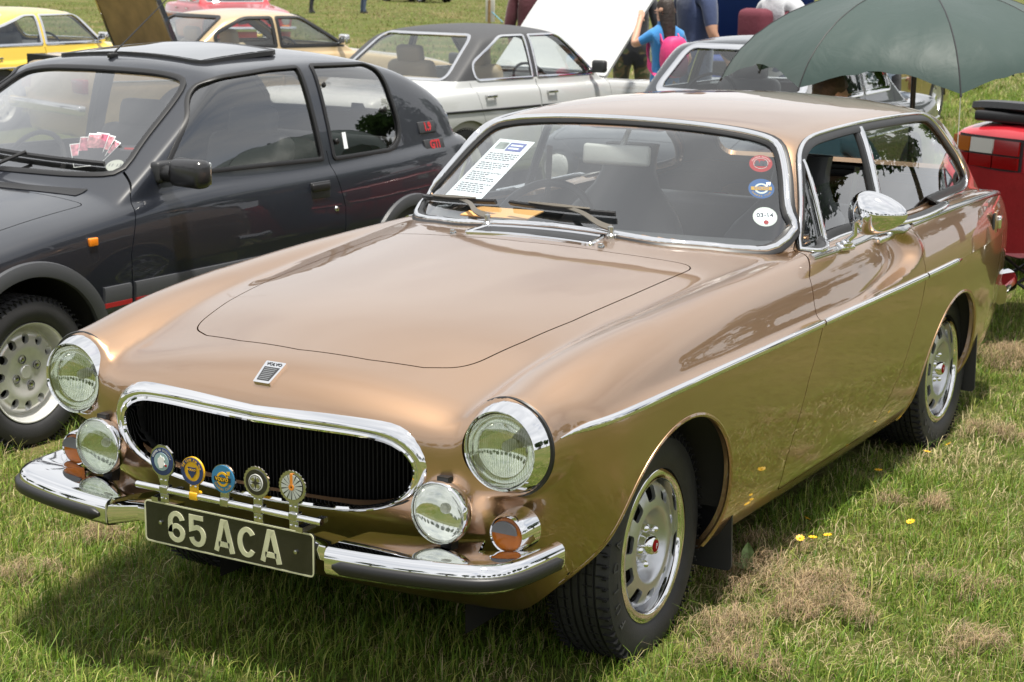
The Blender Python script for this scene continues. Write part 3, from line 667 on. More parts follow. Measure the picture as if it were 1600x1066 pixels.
    gl = {'6': [(arc(0, -.018, .0185, .0205, 0, 360, 22)[:-1], True), (arc(0, .012, .0185, .026, 20, 180, 12)+[(-.0185, -.018)], False)],
          '5': [([(.0185, .0385), (-.0165, .0385), (-.0165, .004)]+arc(.001, -.014, .0185, .0245, 115, -165, 18), False)],
          'A': [([(-.0235, -.0395), (-.0045, .0385), (.0045, .0385), (.0235, -.0395)], False), ([(-.016, -.020), (.016, -.020)], False)],
          'C': [(arc(0, 0, .0205, .036, 38, 322, 26), False)]}
    w = .0135
    for ch, cx in (('6', -.158), ('5', -.093), ('A', -.008), ('C', .062), ('A', .134)):
        ms = [xf(stroke(p, w, c), (0, 0, 0), None) for p, c in gl[ch]]; V, F = merge(ms); V = V*np.array([1.05, 1, .88 if ch in '65C' else .96])
        obj('plate_character', (V+np.array([cx, .0098, .4295]), F), M['plate_text'], pt, smooth=False, recalc=True)
    for x in (-.208, .208): obj('plate_screw', lathe([(.0055, .002), (.005, -.003), (.001, -.004)], 12, 'y', (x, .009, .432)), M['dull_chrome'], pt)
    bar = obj('badge_bar', tube([(-.262, -.012, .5275), (-.1, -.012, .5275), (.1, -.012, .5265), (.30, -.012, .5260)], .0085, 14), M['chrome'], R)
    [obj('bar_stay', box((x, .03, .50), (.02, .10, .012)), M['dull_chrome'], bar, smooth=False) for x in (-.2, .24)]
    def ringp(r0, r1, y0, n=40, wob=0):
        V = []; F = []
        for i in range(n):
            t = 2*PI*i/n; w_ = 1+wob*(i%2)
            for r, y in ((r0, y0), (r1*w_, y0), (r1*w_, y0+.003), (r0, y0+.003)): V.append((r*math.cos(t), y, r*math.sin(t)))
        for i in range(n):
            j = (i+1)%n
            for k in range(4): F.append((4*i+k, 4*j+k, 4*j+(k+1)%4, 4*i+(k+1)%4))
        return np.array(V), F
    def disc(r, y0, th=.003, n=36, rz=None): return prism([(r*math.cos(2*PI*i/n), (rz or r)*math.sin(2*PI*i/n)) for i in range(n)], y0, y0+th)
    def arc_text(s, r, size, top=True):
        out = []; n = len(s)
        for i, ch in enumerate(s):
            if ch == ' ': continue
            a = (90-(i-(n-1)/2)*(150/n)) if top else (270+(i-(n-1)/2)*(130/n)); ar = math.radians(a)
            V, F = text_mesh(ch, size, .0002)
            if not len(V): continue
            rot = (a-90) if top else (a+90); c, d = math.cos(math.radians(rot)), math.sin(math.radians(rot))
            X2 = V[:, 0]*c-V[:, 1]*d+r*math.cos(ar); Z2 = V[:, 0]*d+V[:, 1]*c+r*math.sin(ar); out.append((np.stack([X2, -V[:, 2], Z2], -1), F))
        return merge(out)
    def upright(m, y): V, F = m; V = np.asarray(V); return np.stack([V[:, 0], y-V[:, 2], V[:, 1]], -1), F
    def badge(x, zc, parts, below=True, tab=.026, gold=False):
        b = empty('car_badge'); b.parent = R; b.location = (x, -.016, zc)
        zt = .532-zc; obj('clamp', merge([box((0, .002, zt+.014), (tab, .004, .042), .001), box((0, .006, zt-.004), (tab, .024, .021), .004)]+([box((0, .002, zt-.026), (tab, .004, .022), .001)] if below else [])), M['enamel_yellow'] if gold else M['dull_chrome'], b)
        obj('rivets', merge([lathe([(.0035, 0), (.003, -.002), (.0005, -.003)], 8, 'y', (u, -.0005, zt+v)) for u in (-.007, .007) for v in ([.02, -.026] if below else [.02])]), M['chrome'], b)
        for nm, m, mt in parts: obj(nm, m, M[mt], b, smooth=False)
        return b
    badge(-.172, .600, [('frame', merge([disc(.0385, -.004, .006, 10, .042), prism([(-.02, -.03), (.02, -.03), (.013, -.055), (-.013, -.055)], -.001, .002)]), 'dull_chrome'), ('enamel_disc', disc(.0345, -.0055, .003), 'enamel_navy'), ('lettering', xf(arc_text('IIIIIII II IIIIIIIIII', .0285, .008), (0, -.0058, 0)), 'white'), ('picture_disc', disc(.0225, -.007, .003), 'enamel_sky'), ('country_shape', prism(np.array([(-.006, -.016), (.004, -.015), (.006, -.010), (.012, -.006), (.008, .001), (.011, .006), (.008, .013), (.001, .012), (-.001, .017), (-.005, .011), (-.010, .007), (-.011, -.003), (-.008, -.009)]), -.0085, -.006), 'white'), ('flag_mark', prism([(.012, -.010), (.017, -.010), (.017, -.006), (.012, -.006)], -.0088, -.006), 'sticker_red')])
    badge(-.078, .590, [('enamel_disc', disc(.0355, -.003, .005), 'enamel_yellow'), ('enamel_ring', ringp(.0245, .0335, -.0055), 'enamel_navy'), ('lettering', xf(arc_text('THE CLUB FOR THE', .028, .0085), (0, -.0064, 0)), 'enamel_yellow'), ('shield', prism([(-.012, .010), (.012, .010), (.011, -.004), (0, -.017), (-.011, -.004)], -.006, -.002), 'enamel_navy'), ('shield_lettering', upright(xf(text_mesh('VOLVO', .0075), (0, .004, 0)), -.0066), 'enamel_yellow')], below=False, gold=True)
    badge(.017, .586, [('rim', disc(.0355, -.003, .005), 'dull_chrome'), ('enamel_disc', disc(.034, -.005, .004), 'enamel_blue'), ('ring', ringp(.0125, .018, -.0065), 'enamel_yellow'), ('arrow', prism([(.010, .010), (.015, .015), (.012, .020), (.023, .022), (.021, .010), (.018, .013), (.014, .008)], -.0065, -.004), 'enamel_yellow'), ('name_bar', prism([(-.024, -.0055), (.024, -.0055), (.024, .0055), (-.024, .0055)], -.0085, -.004), 'enamel_black'), ('name_lettering', upright(text_mesh('VOLVO', .0115, .0002, .0003), -.009), 'enamel_yellow'), ('lettering', xf(arc_text('OWNERS CLUB', .026, .008, False), (0, -.0055, 0)), 'enamel_yellow')], below=False)
    star = [(math.cos(i*PI/4+PI/2)*(.015 if i%2 == 0 else .0042), math.sin(i*PI/4+PI/2)*(.015 if i%2 == 0 else .0042)) for i in range(8)]
    badge(.117, .594, [('wreath', ringp(.026, .037, -.003, 48, .06), 'dull_chrome'), ('enamel_disc', disc(.031, -.005, .005), 'enamel_black'), ('white_disc', disc(.0205, -.0065, .003), 'white'), ('dark_ring', ringp(.0165, .0182, -.0072), 'enamel_black'), ('star', prism(star, -.0082, -.006), 'enamel_black'), ('spokes', merge([xf(prism([(-.0035, .006), (.0035, .006), (.0055, .0135), (0, .0155), (-.0055, .0135)], -.0078, -.006), (0, 0, 0), Ry(a+PI/4)) for a in (0, PI/2, PI, 3*PI/2)]), 'dull_chrome')])
    wedges = merge([xf(prism([(-.0008, .009), (.0008, .009), (.0034, .0275), (-.0034, .0275)], -.0068, -.004), (0, 0, 0), Ry(k*2*PI/14)) for k in range(14)])
    badge(.222, .600, [('wreath', ringp(.026, .0375, -.003, 52, .06), 'dull_chrome'), ('enamel_disc', disc(.0305, -.005, .005), 'enamel_black'), ('white_rays', merge([xf(prism([(-.0012, .006), (.0012, .006), (.0048, .0295), (-.0048, .0295)], -.0062, -.004), (0, 0, 0), Ry(k*2*PI/14+PI/14)) for k in range(14)]), 'sticker_pale'), ('hub', ringp(.003, .0075, -.008), 'enamel_orange'), ('top_bar', prism([(-.0035, .008), (.0035, .008), (.0035, .032), (-.0035, .032)], -.0075, -.004), 'enamel_orange')])
    # ---- bonnet badge, washer jets, cowl vent, wipers
    hb = shoot(volvo_phi, np.array([[0, .185, 1.2]]), (0, 0, -1))[0]; nb = grad(volvo_phi, hb[None])[0]; tilt = math.atan2(nb[1], nb[2])
    bb = empty('bonnet_badge'); bb.parent = R; bb.location = hb.tolist(); bb.rotation_euler = (-tilt, 0, 0)
    obj('badge_frame', prism(rpoly([(-.025, -.038, .004), (.025, -.038, .004), (.031, .036, .004), (-.031, .036, .004)]), -.004, .007, 'xy'), M['chrome'], bb, smooth=False)
    obj('badge_face', prism(rpoly([(-.018, -.030), (.018, -.030), (.023, .016), (-.023, .016)]), .003, .0078, 'xy'), M['enamel_black'], bb, smooth=False)
    obj('badge_lines', merge([box((0, -.026+k*.006, .0082), (.030+k*.001, .0018, .0006)) for k in range(7)]), M['dull_chrome'], bb, smooth=False)
    obj('badge_lettering', xf(text_mesh('VOLVO', .014), (0, .026, .0078)), M['enamel_black'], bb, smooth=False)
    def on_top(x, y, off=0): h = shoot(volvo_phi, np.array([[x, y, 1.5]]), (0, 0, -1))[0]; return h+grad(volvo_phi, h[None])[0]*off
    for x in (-.285, .235):
        q = on_top(x, 1.46); obj('washer_jet', merge([lathe([(.011, 0), (.010, .006), (.004, .010), (.001, .010)], 12, 'z', q), box(q+[.0, -.004, .009], (.014, .012, .007), .002)]), M['dull_chrome'], R)
    vp = rpoly([(-.235, 1.455, .012), (.205, 1.455, .012), (.19, 1.555, .012), (-.225, 1.555, .012)], 4, .02)
    H = np.array([on_top(p[0], p[1]) for p in vp]); obj('cowl_vent_frame', sweep(H+[0, 0, .003], (0, 0, 1), [(-.008, -.004), (-.008, .004), (-.004, .008), (.004, .008), (.008, .004), (.008, -.004)], True), M['chrome'], R)
    V, F = grid(lambda u, v: on_top(-.228+.425*u, 1.462+.085*v, .003), np.linspace(0, 1, 12), np.linspace(0, 1, 4)); obj('cowl_vent_mesh', (V, F), M['seal'], R, smooth=False)
    for px, py, L1, tip in ((.205, 1.578, .46, (-.235, .003)), (-.24, 1.590, .46, (-.66, .0))):
        q = on_top(px, py); wp = obj('wiper', merge([lathe([(.016, -.004), (.016, .008), (.010, .014), (.010, .034), (.001, .038)], 16, 'z', q)]), M['dull_chrome'], R)
        def glassp(x, z): h = shoot(volvo_phi, np.array([[x, .9, z]]), (0, 1, 0), 1.6)[0]; return h+grad(volvo_phi, h[None])[0]*.014
        e0 = q+np.array([0, 0, .03]); xm = px-.21; e1 = glassp(xm, 1.022 if px > 0 else 1.018); ta = glassp(px-.045, 1.012); tb = glassp(px-.43, 1.015 if px > 0 else .992)
        e1 = glassp(xm-.02, float(.5*(ta[2]+tb[2]))+.006)
        pth = smoothpath([e0, e0+np.array([-.04, .012, .006]), (e0+e1)/2+np.array([0, 0, .006]), e1], 16); obj('arm', sweep(pth, (0, -.6, .8), [(-.008, -.003), (-.008, .003), (.008, .003), (.008, -.003)], False, True, np.linspace(1.25, .6, 16)), M['wiper'], wp)
        bl = np.array([glassp(px-.045-(.385)*t, ta[2]*(1-t)+tb[2]*t) for t in np.linspace(0, 1, 20)]); obj('blade', sweep(bl, (0, -.7, .7), [(-.004, -.012), (-.006, .002), (-.003, .006), (.003, .006), (.006, .002), (.004, -.012)], False), M['seal'], wp)
        obj('bridge', sweep(bl[4:16]+np.array([0, -.006, .009]), (0, -.7, .7), [(-.005, -.003), (-.005, .003), (.005, .003), (.005, -.003)], False, True, np.r_[np.linspace(.5, 1, 6), np.linspace(1, .5, 6)]), M['wiper'], wp)
    # ---- door mirror, handle, fuel flap
    hB = shoot(volvo_phi, np.array([[.748, 2.12, 1.5]]), (0, 0, -1))[0]
    mr = empty('door_mirror'); mr.parent = R; tip = hB+np.array([.050, .005, .098])
    obj('mirror_foot', xf(merge([box((0, 0, .008), (.036, .085, .02), .008), box((.004, -.012, .022), (.026, .05, .022), .009)]), hB, Ry(.45)@Rz(-.15)), M['chrome'], mr)
    obj('mirror_stem', tube([hB+[.004, .0, .02], hB+[.03, .008, .045], tip-[.02, .0, .012], tip], .0085, 12), M['chrome'], mr)
    V, F = grid(lambda u, v: np.array([.093*math.cos(u)*math.sin(v)*(1+.12*math.cos(u)), -.060*math.cos(v), .068*math.sin(u)*math.sin(v)*(1-.25*math.cos(u))]), np.linspace(0, 2*PI, 33)[:-1], np.linspace(0, PI*.5, 12), True)
    obj('mirror_shell', xf((V, F), tip+np.array([.022, .055, .012]), Rz(.15)), M['chrome'], mr, ang=70)
    V, F = grid(lambda u, v: np.array([.091*math.cos(u)*v*(1+.12*math.cos(u)), -.002, .066*math.sin(u)*v*(1-.25*math.cos(u))]), np.linspace(0, 2*PI, 33)[:-1], (0.001, .6, 1), True)
    obj('mirror_glass', xf((V, F), tip+np.array([.022, .055, .012]), Rz(.15)), M['reflector'], mr)
    obj('mirror_knob', xf(lathe([(.001, -.02), (.013, -.016), (.017, -.006), (.015, .004), (.008, .01)], 18, 'y'), tip+np.array([.012, -.002, .006])), M['chrome'], mr)
    hd_ = shoot(volvo_phi, np.array([[1.1, 2.46, .912]]), (-1, 0, 0), 1.0)[0]
    obj('door_handle', xf(merge([box((.020, -.01, .0), (.016, .135, .020), .006), box((.006, .05, 0), (.03, .03, .028), .006), box((.006, -.065, 0), (.03, .022, .022), .006)]), hd_), M['chrome'], R)
    fl_ = shoot(volvo_phi, np.array([[1.1, 3.66, .815]]), (-1, 0, 0), 1.0)[0]; fn = grad(volvo_phi, fl_[None])[0]; fa = math.atan2(fn[1], fn[0])
    obj('flap_recess', xf(box((.001, -.028, 0), (.006, .042, .090), .002), fl_, Rz(fa)), M['dark'], R)
    obj('filler_flap', xf(merge([box((.002, .028, 0), (.010, .070, .095), .003)]), fl_, Rz(fa)), M['bronze'], R)
    obj('flap_lock', xf(merge([box((.012, .035, .004), (.02, .02, .05), .006)]), fl_, Rz(fa)), M['chrome'], R)
    # ---- mud flaps
    for s in (1, -1):
        obj('mud_flap', xf(prism(rpoly([(-.085, -.10, .02), (.085, -.10, .02), (.085, .14), (-.085, .14)]), -.004, .004), (s*.70, 1.235, .225), Rx(.06)), M['plastic'], R)
        obj('mud_flap', xf(prism(rpoly([(-.085, -.13, .02), (.085, -.13, .02), (.085, .14), (-.085, .14)]), -.004, .004), (s*.70, 3.56, .295), Rx(.06)), M['plastic'], R)
    # ---- cabin
    V, F = grid(lambda u, v: np.array([-.62+1.24*u, [1.62, 1.80, 1.90, 1.93, 1.90][v]+.0*u-.16*(abs(u-.5)*2)**2*0+.17*((u-.5)*2)**2*(1 if v < 1 else .4), [.945, .965, .93, .80, .60][v]]), np.linspace(0, 1, 17), range(5))
    obj('dashboard', (V, F), M['interior'], R)
    sw = empty('steering_wheel'); sw.parent = R; sw.location = (-.34, 2.10, .875); sw.rotation_euler = (math.radians(58), 0, 0)
    t = np.linspace(0, 2*PI, 41)[:-1]; obj('rim', sweep(np.stack([.195*np.cos(t), .195*np.sin(t), 0*t], -1), (0, 0, 1), circ(.014, 10), True), M['seal'], sw)
    obj('spokes', merge([xf(box((.10, 0, -.012), (.19, .04, .008), .003), (0, 0, 0), Rz(a)) for a in (-.25, PI+.25, -PI/2)]+[lathe([(.05, -.02), (.05, .004), (.001, .01)], 20, 'z')]), M['seal'], sw)
    for sx in (-.34, .34):
        st = empty('front_seat'); st.parent = R; st.location = (sx, 2.34, .45)
        obj('cushion', box((0, 0, 0), (.50, .52, .20), .07), M['leather'], st)
        V = []; F = []
        zz = np.linspace(0, .70, 15); ww = spl([0, .2, .45, .55, .70], [.25, .26, .225, .13, .105])(zz); n = 16
        for z, w_ in zip(zz, ww):
            for k in range(n):
                a = 2*PI*k/n; c_, s_ = math.cos(a), math.sin(a); V.append((w_*np.sign(c_)*abs(c_)**.5, .24+.30*z+.055*np.sign(s_)*abs(s_)**.6*(1-.3*z), z-.02))
        for i in range(14):
            for k in range(n): F.append((i*n+k, i*n+(k+1)%n, (i+1)*n+(k+1)%n, (i+1)*n+k))
        F.append(tuple(range(14*n, 15*n))); obj('backrest', (V, F), M['leather'], st)
    obj('rear_cushion', box((0, 3.05, .52), (1.05, .40, .16), .05), M['leather'], R); obj('rear_backrest', box((0, 3.26, .72), (1.05, .12, .36), .04), M['leather'], R)
    obj('load_floor', box((0, 3.75, .72), (1.05, .85, .03)), M['interior'], R, smooth=False)
    im = empty('interior_mirror'); im.parent = R
    obj('mirror_housing', xf(box((0, 0, 0), (.235, .028, .068), .012), (-.03, 2.06, 1.170), Rz(.12)@Rx(-.12)), M['mirror_back'], im); obj('mirror_arm', tube([(-.03, 2.075, 1.175), (-.02, 2.10, 1.22), (-.01, 2.12, 1.265)], .009, 8), M['mirror_back'], im)
    for s in (1, -1):
        obj('seat_belt', sweep([(s*.60, 2.62, 1.12), (s*.585, 2.58, .9), (s*.56, 2.50, .55)], (s, 0, .2), [(-.022, -.001), (-.022, .001), (.022, .001), (.022, -.001)], False), M['seal'], R)
    # ---- windscreen stickers (inside of the glass)
    def wsp_at(x, z, off=-.012): h = shoot(volvo_phi, np.array([[x, .9, z]]), (0, 1, 0), 1.6)[0]; n_ = grad(volvo_phi, h[None])[0]; return h+n_*off, n_
    def on_ws(name, x, z, parts):
        p, n_ = wsp_at(x, z, -.0095); r = unit(np.cross([0, 0, 1.], n_)); r = -r if r[0] < 0 else r; u2 = np.cross(r, n_); u2 = u2 if u2[2] > 0 else -u2
        e = empty(name); e.parent = R; e.matrix_local = Matrix(((r[0], -n_[0], u2[0], p[0]), (r[1], -n_[1], u2[1], p[1]), (r[2], -n_[2], u2[2], p[2]), (0, 0, 0, 1)))
        for nm, m, mt in parts: obj(nm, m, M[mt], e, smooth=False)
        return e
    tri = lambda x: prism([(x-.009, -.011), (x+.009, -.011), (x+.005, .012), (x-.004, .012)], -.002, -.0008)
    on_ws('windscreen_sticker', .503, 1.187, [('disc', disc(.036, -.001, .001), 'sticker_red'), ('white_ring', ringp(.0215, .0228, -.0016), 'sticker_pale'), ('emblem', merge([tri(-.012), tri(.002), tri(.013)]), 'ink'), ('lettering', xf(arc_text('IIIIIIII IIIIIIII', .0285, .0075), (0, -.0014, 0)), 'white')])
    on_ws('windscreen_sticker', .538, 1.118, [('disc', disc(.040, -.001, .001), 'sticker_blue'), ('ring', ringp(.0150, .0215, -.0016), 'sticker_pale'), ('arrow', prism([(.012, .012), (.018, .018), (.014, .024), (.029, .027), (.027, .012), (.022, .016), (.017, .009)], -.002, -.0008), 'white'), ('name_bar', prism(rpoly([(-.032, -.007), (.032, -.007), (.032, .007), (-.032, .007)]), -.0024, -.001), 'sticker_yellow'), ('name_lettering', upright(text_mesh('VOLVO', .014, .0002), -.0027), 'navy_ink'), ('lettering', xf(arc_text('OWNERS CLUB', .031, .009, False), (0, -.0014, 0)), 'sticker_yellow')])
    on_ws('tax_disc', .583, 1.042, [('disc', disc(.0375, -.001, .001), 'sticker_pale'), ('pink_tint', disc(.030, -.0014, .001), 'paper'), ('number_lettering', upright(xf(text_mesh('03-14', .0225, .0002, .0006), (0, .005, 0)), -.0018), 'ink'), ('red_dot', xf(disc(.008, -.002, .001), (.002, 0, -.022)), 'sticker_red')])
    return R
VOLVO = build_volvo()
# ================================================================== wheels of the bronze car
def tyre_mesh(r, rr, w, blocks=0):
    """x = 0 centre; returns carcass"""
    h = w/2; pr = [(rr-.004, h*.78), (rr+.006, h*.90), (rr+.25*(r-rr), h*1.02), (rr+.55*(r-rr), h*1.04), (rr+.80*(r-rr), h*.97), (r-.012, h*.86), (r-.004, h*.74)]
    tread = []
    for k in (-.62, -.36, -.12, .12, .36, .62): tread.append(k)
    full = pr[:]; 
    for a in (.62, .36, .12, -.12, -.36, -.62)[:]:
        full += [(r, h*(a+.045)), (r-.008, h*(a+.04)), (r-.008, h*(a-.04)), (r, h*(a-.045))]
    full += [(q[0], -q[1]) for q in pr[::-1]]
    return full
def make_tyre(name, r, rr, w, parent, sipes=True, n=72, mt='rubber'):
    t = obj(name, lathe([(a, b) for a, b in tyre_mesh(r, rr, w)], n, 'x'), M[mt], parent, ang=30)
    if sipes:
        V = []; F = []; L = []
        for i in range(64):
            a = 2*PI*i/64
            for x in (-.42, -.20, .20, .42): L.append(xf(box((x*w, 0, r-.0015), (w*.16, .003, .006)), (0, 0, 0), Rx(a+.02*np.sign(x))))
            for x in (-.455, .455): L.append(xf(box((x*w, 0, r-.0125), (w*.07, .004, .016)), (0, 0, 0), Rx(a+.05)))
        obj('tread_sipes', merge(L), M['dark'], t, smooth=False)['kind'] = 'stuff'
    return t
def tyre_letters(s, r0, x, a0, da, size, parent):
    L = []
    for i, ch in enumerate(s):
        if ch == ' ': continue
        V, F = text_mesh(ch, size, .0006, .0004); a = math.radians(a0-i*da)
        V = np.stack([V[:, 2]+x, V[:, 0], V[:, 1]+r0], -1); L.append((V@Rx(a).T, F))
    o = obj('sidewall_lettering', merge(L), M['tyre_text'], parent, smooth=False); o['kind'] = 'stuff'; return o
def steel_wheel(name, loc, side, parent, steer=0, spin=0):
    """outer face towards +x in local space"""
    w = empty(name); w.parent = parent; w.location = loc; w.rotation_euler = (spin, 0, (0 if side > 0 else PI)+steer)
    ty = make_tyre('tyre', .305, .198, .172, w)
    tyre_letters('FULDA', .252, .0905, 105, 13, .040, ty)
    # trim ring
    rim = obj('trim_ring', lathe([(.200, .060), (.206, .074), (.204, .080), (.196, .083), (.180, .081), (.176, .076), (.176, .060), (.170, .02)], 72, 'x'), M['chrome'], w, ang=45)
    # pressed disc with slots
    nr, na = 60, 160; rs = np.linspace(.028, .182, nr); aa = np.linspace(0, 2*PI, na+1)[:-1]
    hx = spl([.028, .050, .072, .085, .096, .108, .125, .150, .168, .182], [.048, .042, .036, .052, .071, .075, .073, .066, .050, .012])
    V = np.array([[(float(hx(r)), r*math.cos(a), r*math.sin(a)) for r in rs] for a in aa]); I = np.arange(nr*na).reshape(na, nr)
    A = I; B2 = np.roll(I, -1, 0); F = np.concatenate([np.stack([A[:, :-1], B2[:, :-1], B2[:, 1:]], -1).reshape(-1, 3), np.stack([A[:, :-1], B2[:, 1:], A[:, 1:]], -1).reshape(-1, 3)]); V = V.reshape(-1, 3)
    ms = Msh(V, vnorm(V, F), F)
    if ms.N[:, 0].mean() < 0: ms = Msh(V, -ms.N, F[:, ::-1])
    rr = np.hypot(ms.V[:, 1], ms.V[:, 2]); an = np.arctan2(ms.V[:, 2], ms.V[:, 1]); k = (an/(2*PI/10)+.5)%1-.5; tx = k*(2*PI/10)*rr; ry = rr-.143
    ww = .0240+.12*np.maximum(ry, -.02); qx = np.abs(tx)-ww+.010; qy = np.abs(ry)-.0205+.010
    sl = np.minimum(np.maximum(qx, qy), 0)+np.hypot(np.maximum(qx, 0), np.maximum(qy, 0))-.010
    obj('wheel_disc', ms.clip(-sl).flange(.010), M['steel'], w)
    obj('wheel_barrel', lathe([(.183, .055), (.180, -.06)], 48, 'x'), M['chrome'], w); obj('brake_drum', lathe([(.001, -.03), (.16, -.03), (.16, -.07), (.001, -.07)], 40, 'x'), M['dark'], w)
    hub = obj('hub_cap', lathe([(.001, .084), (.021, .083), (.026, .078), (.028, .060), (.032, .048), (.034, .040)], 32, 'x'), M['chrome'], w, ang=40)
    obj('hub_emblem', lathe([(.001, .0866), (.013, .0866), (.016, .085), (.017, .082)], 28, 'x'), M['sticker_red'], hub)
    V, F = text_mesh('P', .020, .0004); obj('emblem_letter', (np.stack([V[:, 2]+.0872, V[:, 0], V[:, 1]], -1)@Rx(-spin).T, F), M['white'], hub, smooth=False)
    for i in range(5):
        a = 2*PI*i/5+.3; obj('wheel_nut', xf(lathe([(.001, .026), (.006, .024), (.011, .016), (.0115, .0), (.011, -.004)], 6 if False else 10, 'x'), (.046, .052*math.cos(a), .052*math.sin(a))), M['chrome'], w)
    return w
wh0 = None
for (x, y) in ((.655, .84), (.655, 3.29), (-.655, .84), (-.655, 3.29)):
    if wh0 is None: w_ = wh0 = steel_wheel('wheel', (x, y, .305), 1, VOLVO, math.radians(2.2), .35)
    else: w_ = copy_tree(wh0, VOLVO)
    w_.location = (x, y, .305); w_.rotation_euler = (.35 if y < 2 else 1.1, 0, (0 if x > 0 else PI)+(math.radians(2.2) if y < 2 else 0))
# ================================================================== the other parked cars
def car_phi(S):
    tp = spl(*zip(*S['top'])); wp = spl(*zip(*S['plan'])); sd = spl(*zip(*S['sect'])); rf = spl(*zip(*S['roof'])); gp = spl(*zip(*S['gplan']))
    L_ = S['L']; wz, wy, wsl, wx = S['ws']; rz, ry, rsl, rx = S['rs']; cr = S.get('crown', .05); tum = S['tumble']; rcr = S.get('rcrown', .07); k = S.get('k', .03); zb = S.get('zb', .2); nf = S.get('nose', (.12, .9)); nr = S.get('tail', (.12, .5)); w0 = S['w']
    def phi(P):
        x = np.abs(P[..., 0]); y = P[..., 1]; z = P[..., 2]
        top = z-(tp(y)-cr*(x/w0)**2-cr*.8*(x/w0)**6); side = x-(wp(y)+sd(z))
        front = (nf[0]*(x/w0)**2+nf[1]*(z-S.get('nz', .5))**2*.6-y)*.9; tail = (y-(L_-nr[0]*(x/w0)**2-nr[1]*(z-S.get('tz', .55))**2*.6))*.9
        b = smax(smax(smax(top, side, k), front, .04), tail, .04); b = smax(b, zb-z, .02)
        if 'crease' in S: pass
        r = z-(rf(y)-rcr*(x/.6)**2); g = x-(gp(y)-tum*(z-.93)-.15*(z-.93)**2)
        w = (wy+(z-wz)*wsl+wx*x*x-y)/math.hypot(1, wsl); q = (y-(ry-(z-rz)*rsl-rx*x*x))/math.hypot(1, rsl)
        u = smax(smax(smax(r, g, .05), w, .02), q, .03); u = smax(smax(u, .6-z, .02), tail+.10, .03)
        return smin(b, u, .010)
    return phi
WCACHE = {}
def round_wheel(name, parent, loc, flip, r=.29, rr=.185, w=.17, style='steel', paintm='alloy', hi=False):
    key = (r, rr, w, style, paintm)
    if key in WCACHE and not (hi and not WCACHE[key][1]):
        e = copy_tree(WCACHE[key][0], parent); e.location = loc; e.rotation_euler = (0, 0, 0 if flip > 0 else PI); return e
    e = empty(name); e.parent = parent; e.location = loc; e.rotation_euler = (0, 0, 0 if flip > 0 else PI)
    WCACHE[key] = (e, hi); make_tyre('tyre', r, rr, w, e, sipes=hi, n=64 if hi else 28)
    h = w/2
    if style == 'pepper':                                # alloy with a ring of oval holes
        nr_, na = 44, 132; rs = np.linspace(.012, rr, nr_); aa = np.linspace(0, 2*PI, na+1)[:-1]
        hx = spl([.012, .03, .055, .075, .095, .125, .150, .165, .172, .18, rr], [.050, .050, .052, .056, .060, .056, .044, .030, .050, .080, .084])
        V = np.array([[(float(hx(q)), q*math.cos(a), q*math.sin(a)) for q in rs] for a in aa]); I = np.arange(nr_*na).reshape(na, nr_); B2 = np.roll(I, -1, 0)
        F = np.concatenate([np.stack([I[:, :-1], B2[:, :-1], B2[:, 1:]], -1).reshape(-1, 3), np.stack([I[:, :-1], B2[:, 1:], I[:, 1:]], -1).reshape(-1, 3)]); V = V.reshape(-1, 3); N = vnorm(V, F)
        if N[:, 0].mean() < 0: N = -N; F = F[:, ::-1]
        m = Msh(V, N, F); q = np.hypot(m.V[:, 1], m.V[:, 2]); an = np.arctan2(m.V[:, 2], m.V[:, 1])
        t = ((an/(2*PI/12)+.5)%1-.5)*(2*PI/12)*q; ho = np.hypot(t/.0168, (q-.128)/.0205)-1; m = m.clip(-ho*.015).flange(.02)
        t3 = ((an*0+0)); obj('rim', m, M[paintm], e)
        obj('brake_drum', lathe([(.001, .02), (.17, .02), (.17, -.05), (.001, -.05)], 30, 'x'), M['dark'], e)
        obj('hub_cap', lathe([(.001, .0555), (.024, .0555), (.026, .053), (.028, .048)], 26, 'x'), M[paintm], e)
        for i in range(4):
            a = PI/2*i+.35; c = (.0, .054*math.cos(a), .054*math.sin(a)); obj('bolt_recess', xf(lathe([(.0165, .0575), (.0150, .050), (.001, .050)], 16, 'x'), c), M['grey_plastic'], e); obj('wheel_bolt', xf(lathe([(.001, .060), (.007, .059), (.009, .050)], 6, 'x'), c), M['chrome'], e)
    else:
        hx = [(.001, h*.75), (rr*.3, h*.74), (rr*.36, h*.55), (rr*.6, h*.62), (rr*.78, h*.35), (rr*.9, h*.5), (rr*.97, h*.95), (rr, h*.98)]
        obj('rim', lathe(hx, 28, 'x'), M[paintm], e)
        obj('hub_cap', lathe([(.001, h*.92), (rr*.2, h*.9), (rr*.28, h*.75)], 20, 'x'), M['chrome'], e)
        for i in range(8):
            a = 2*PI*i/8; obj('slot', xf(lathe([(.001, 0), (.016, 0)], 8, 'x'), (h*.47, rr*.80*math.cos(a), rr*.80*math.sin(a))), M['dark'], e)
    return e
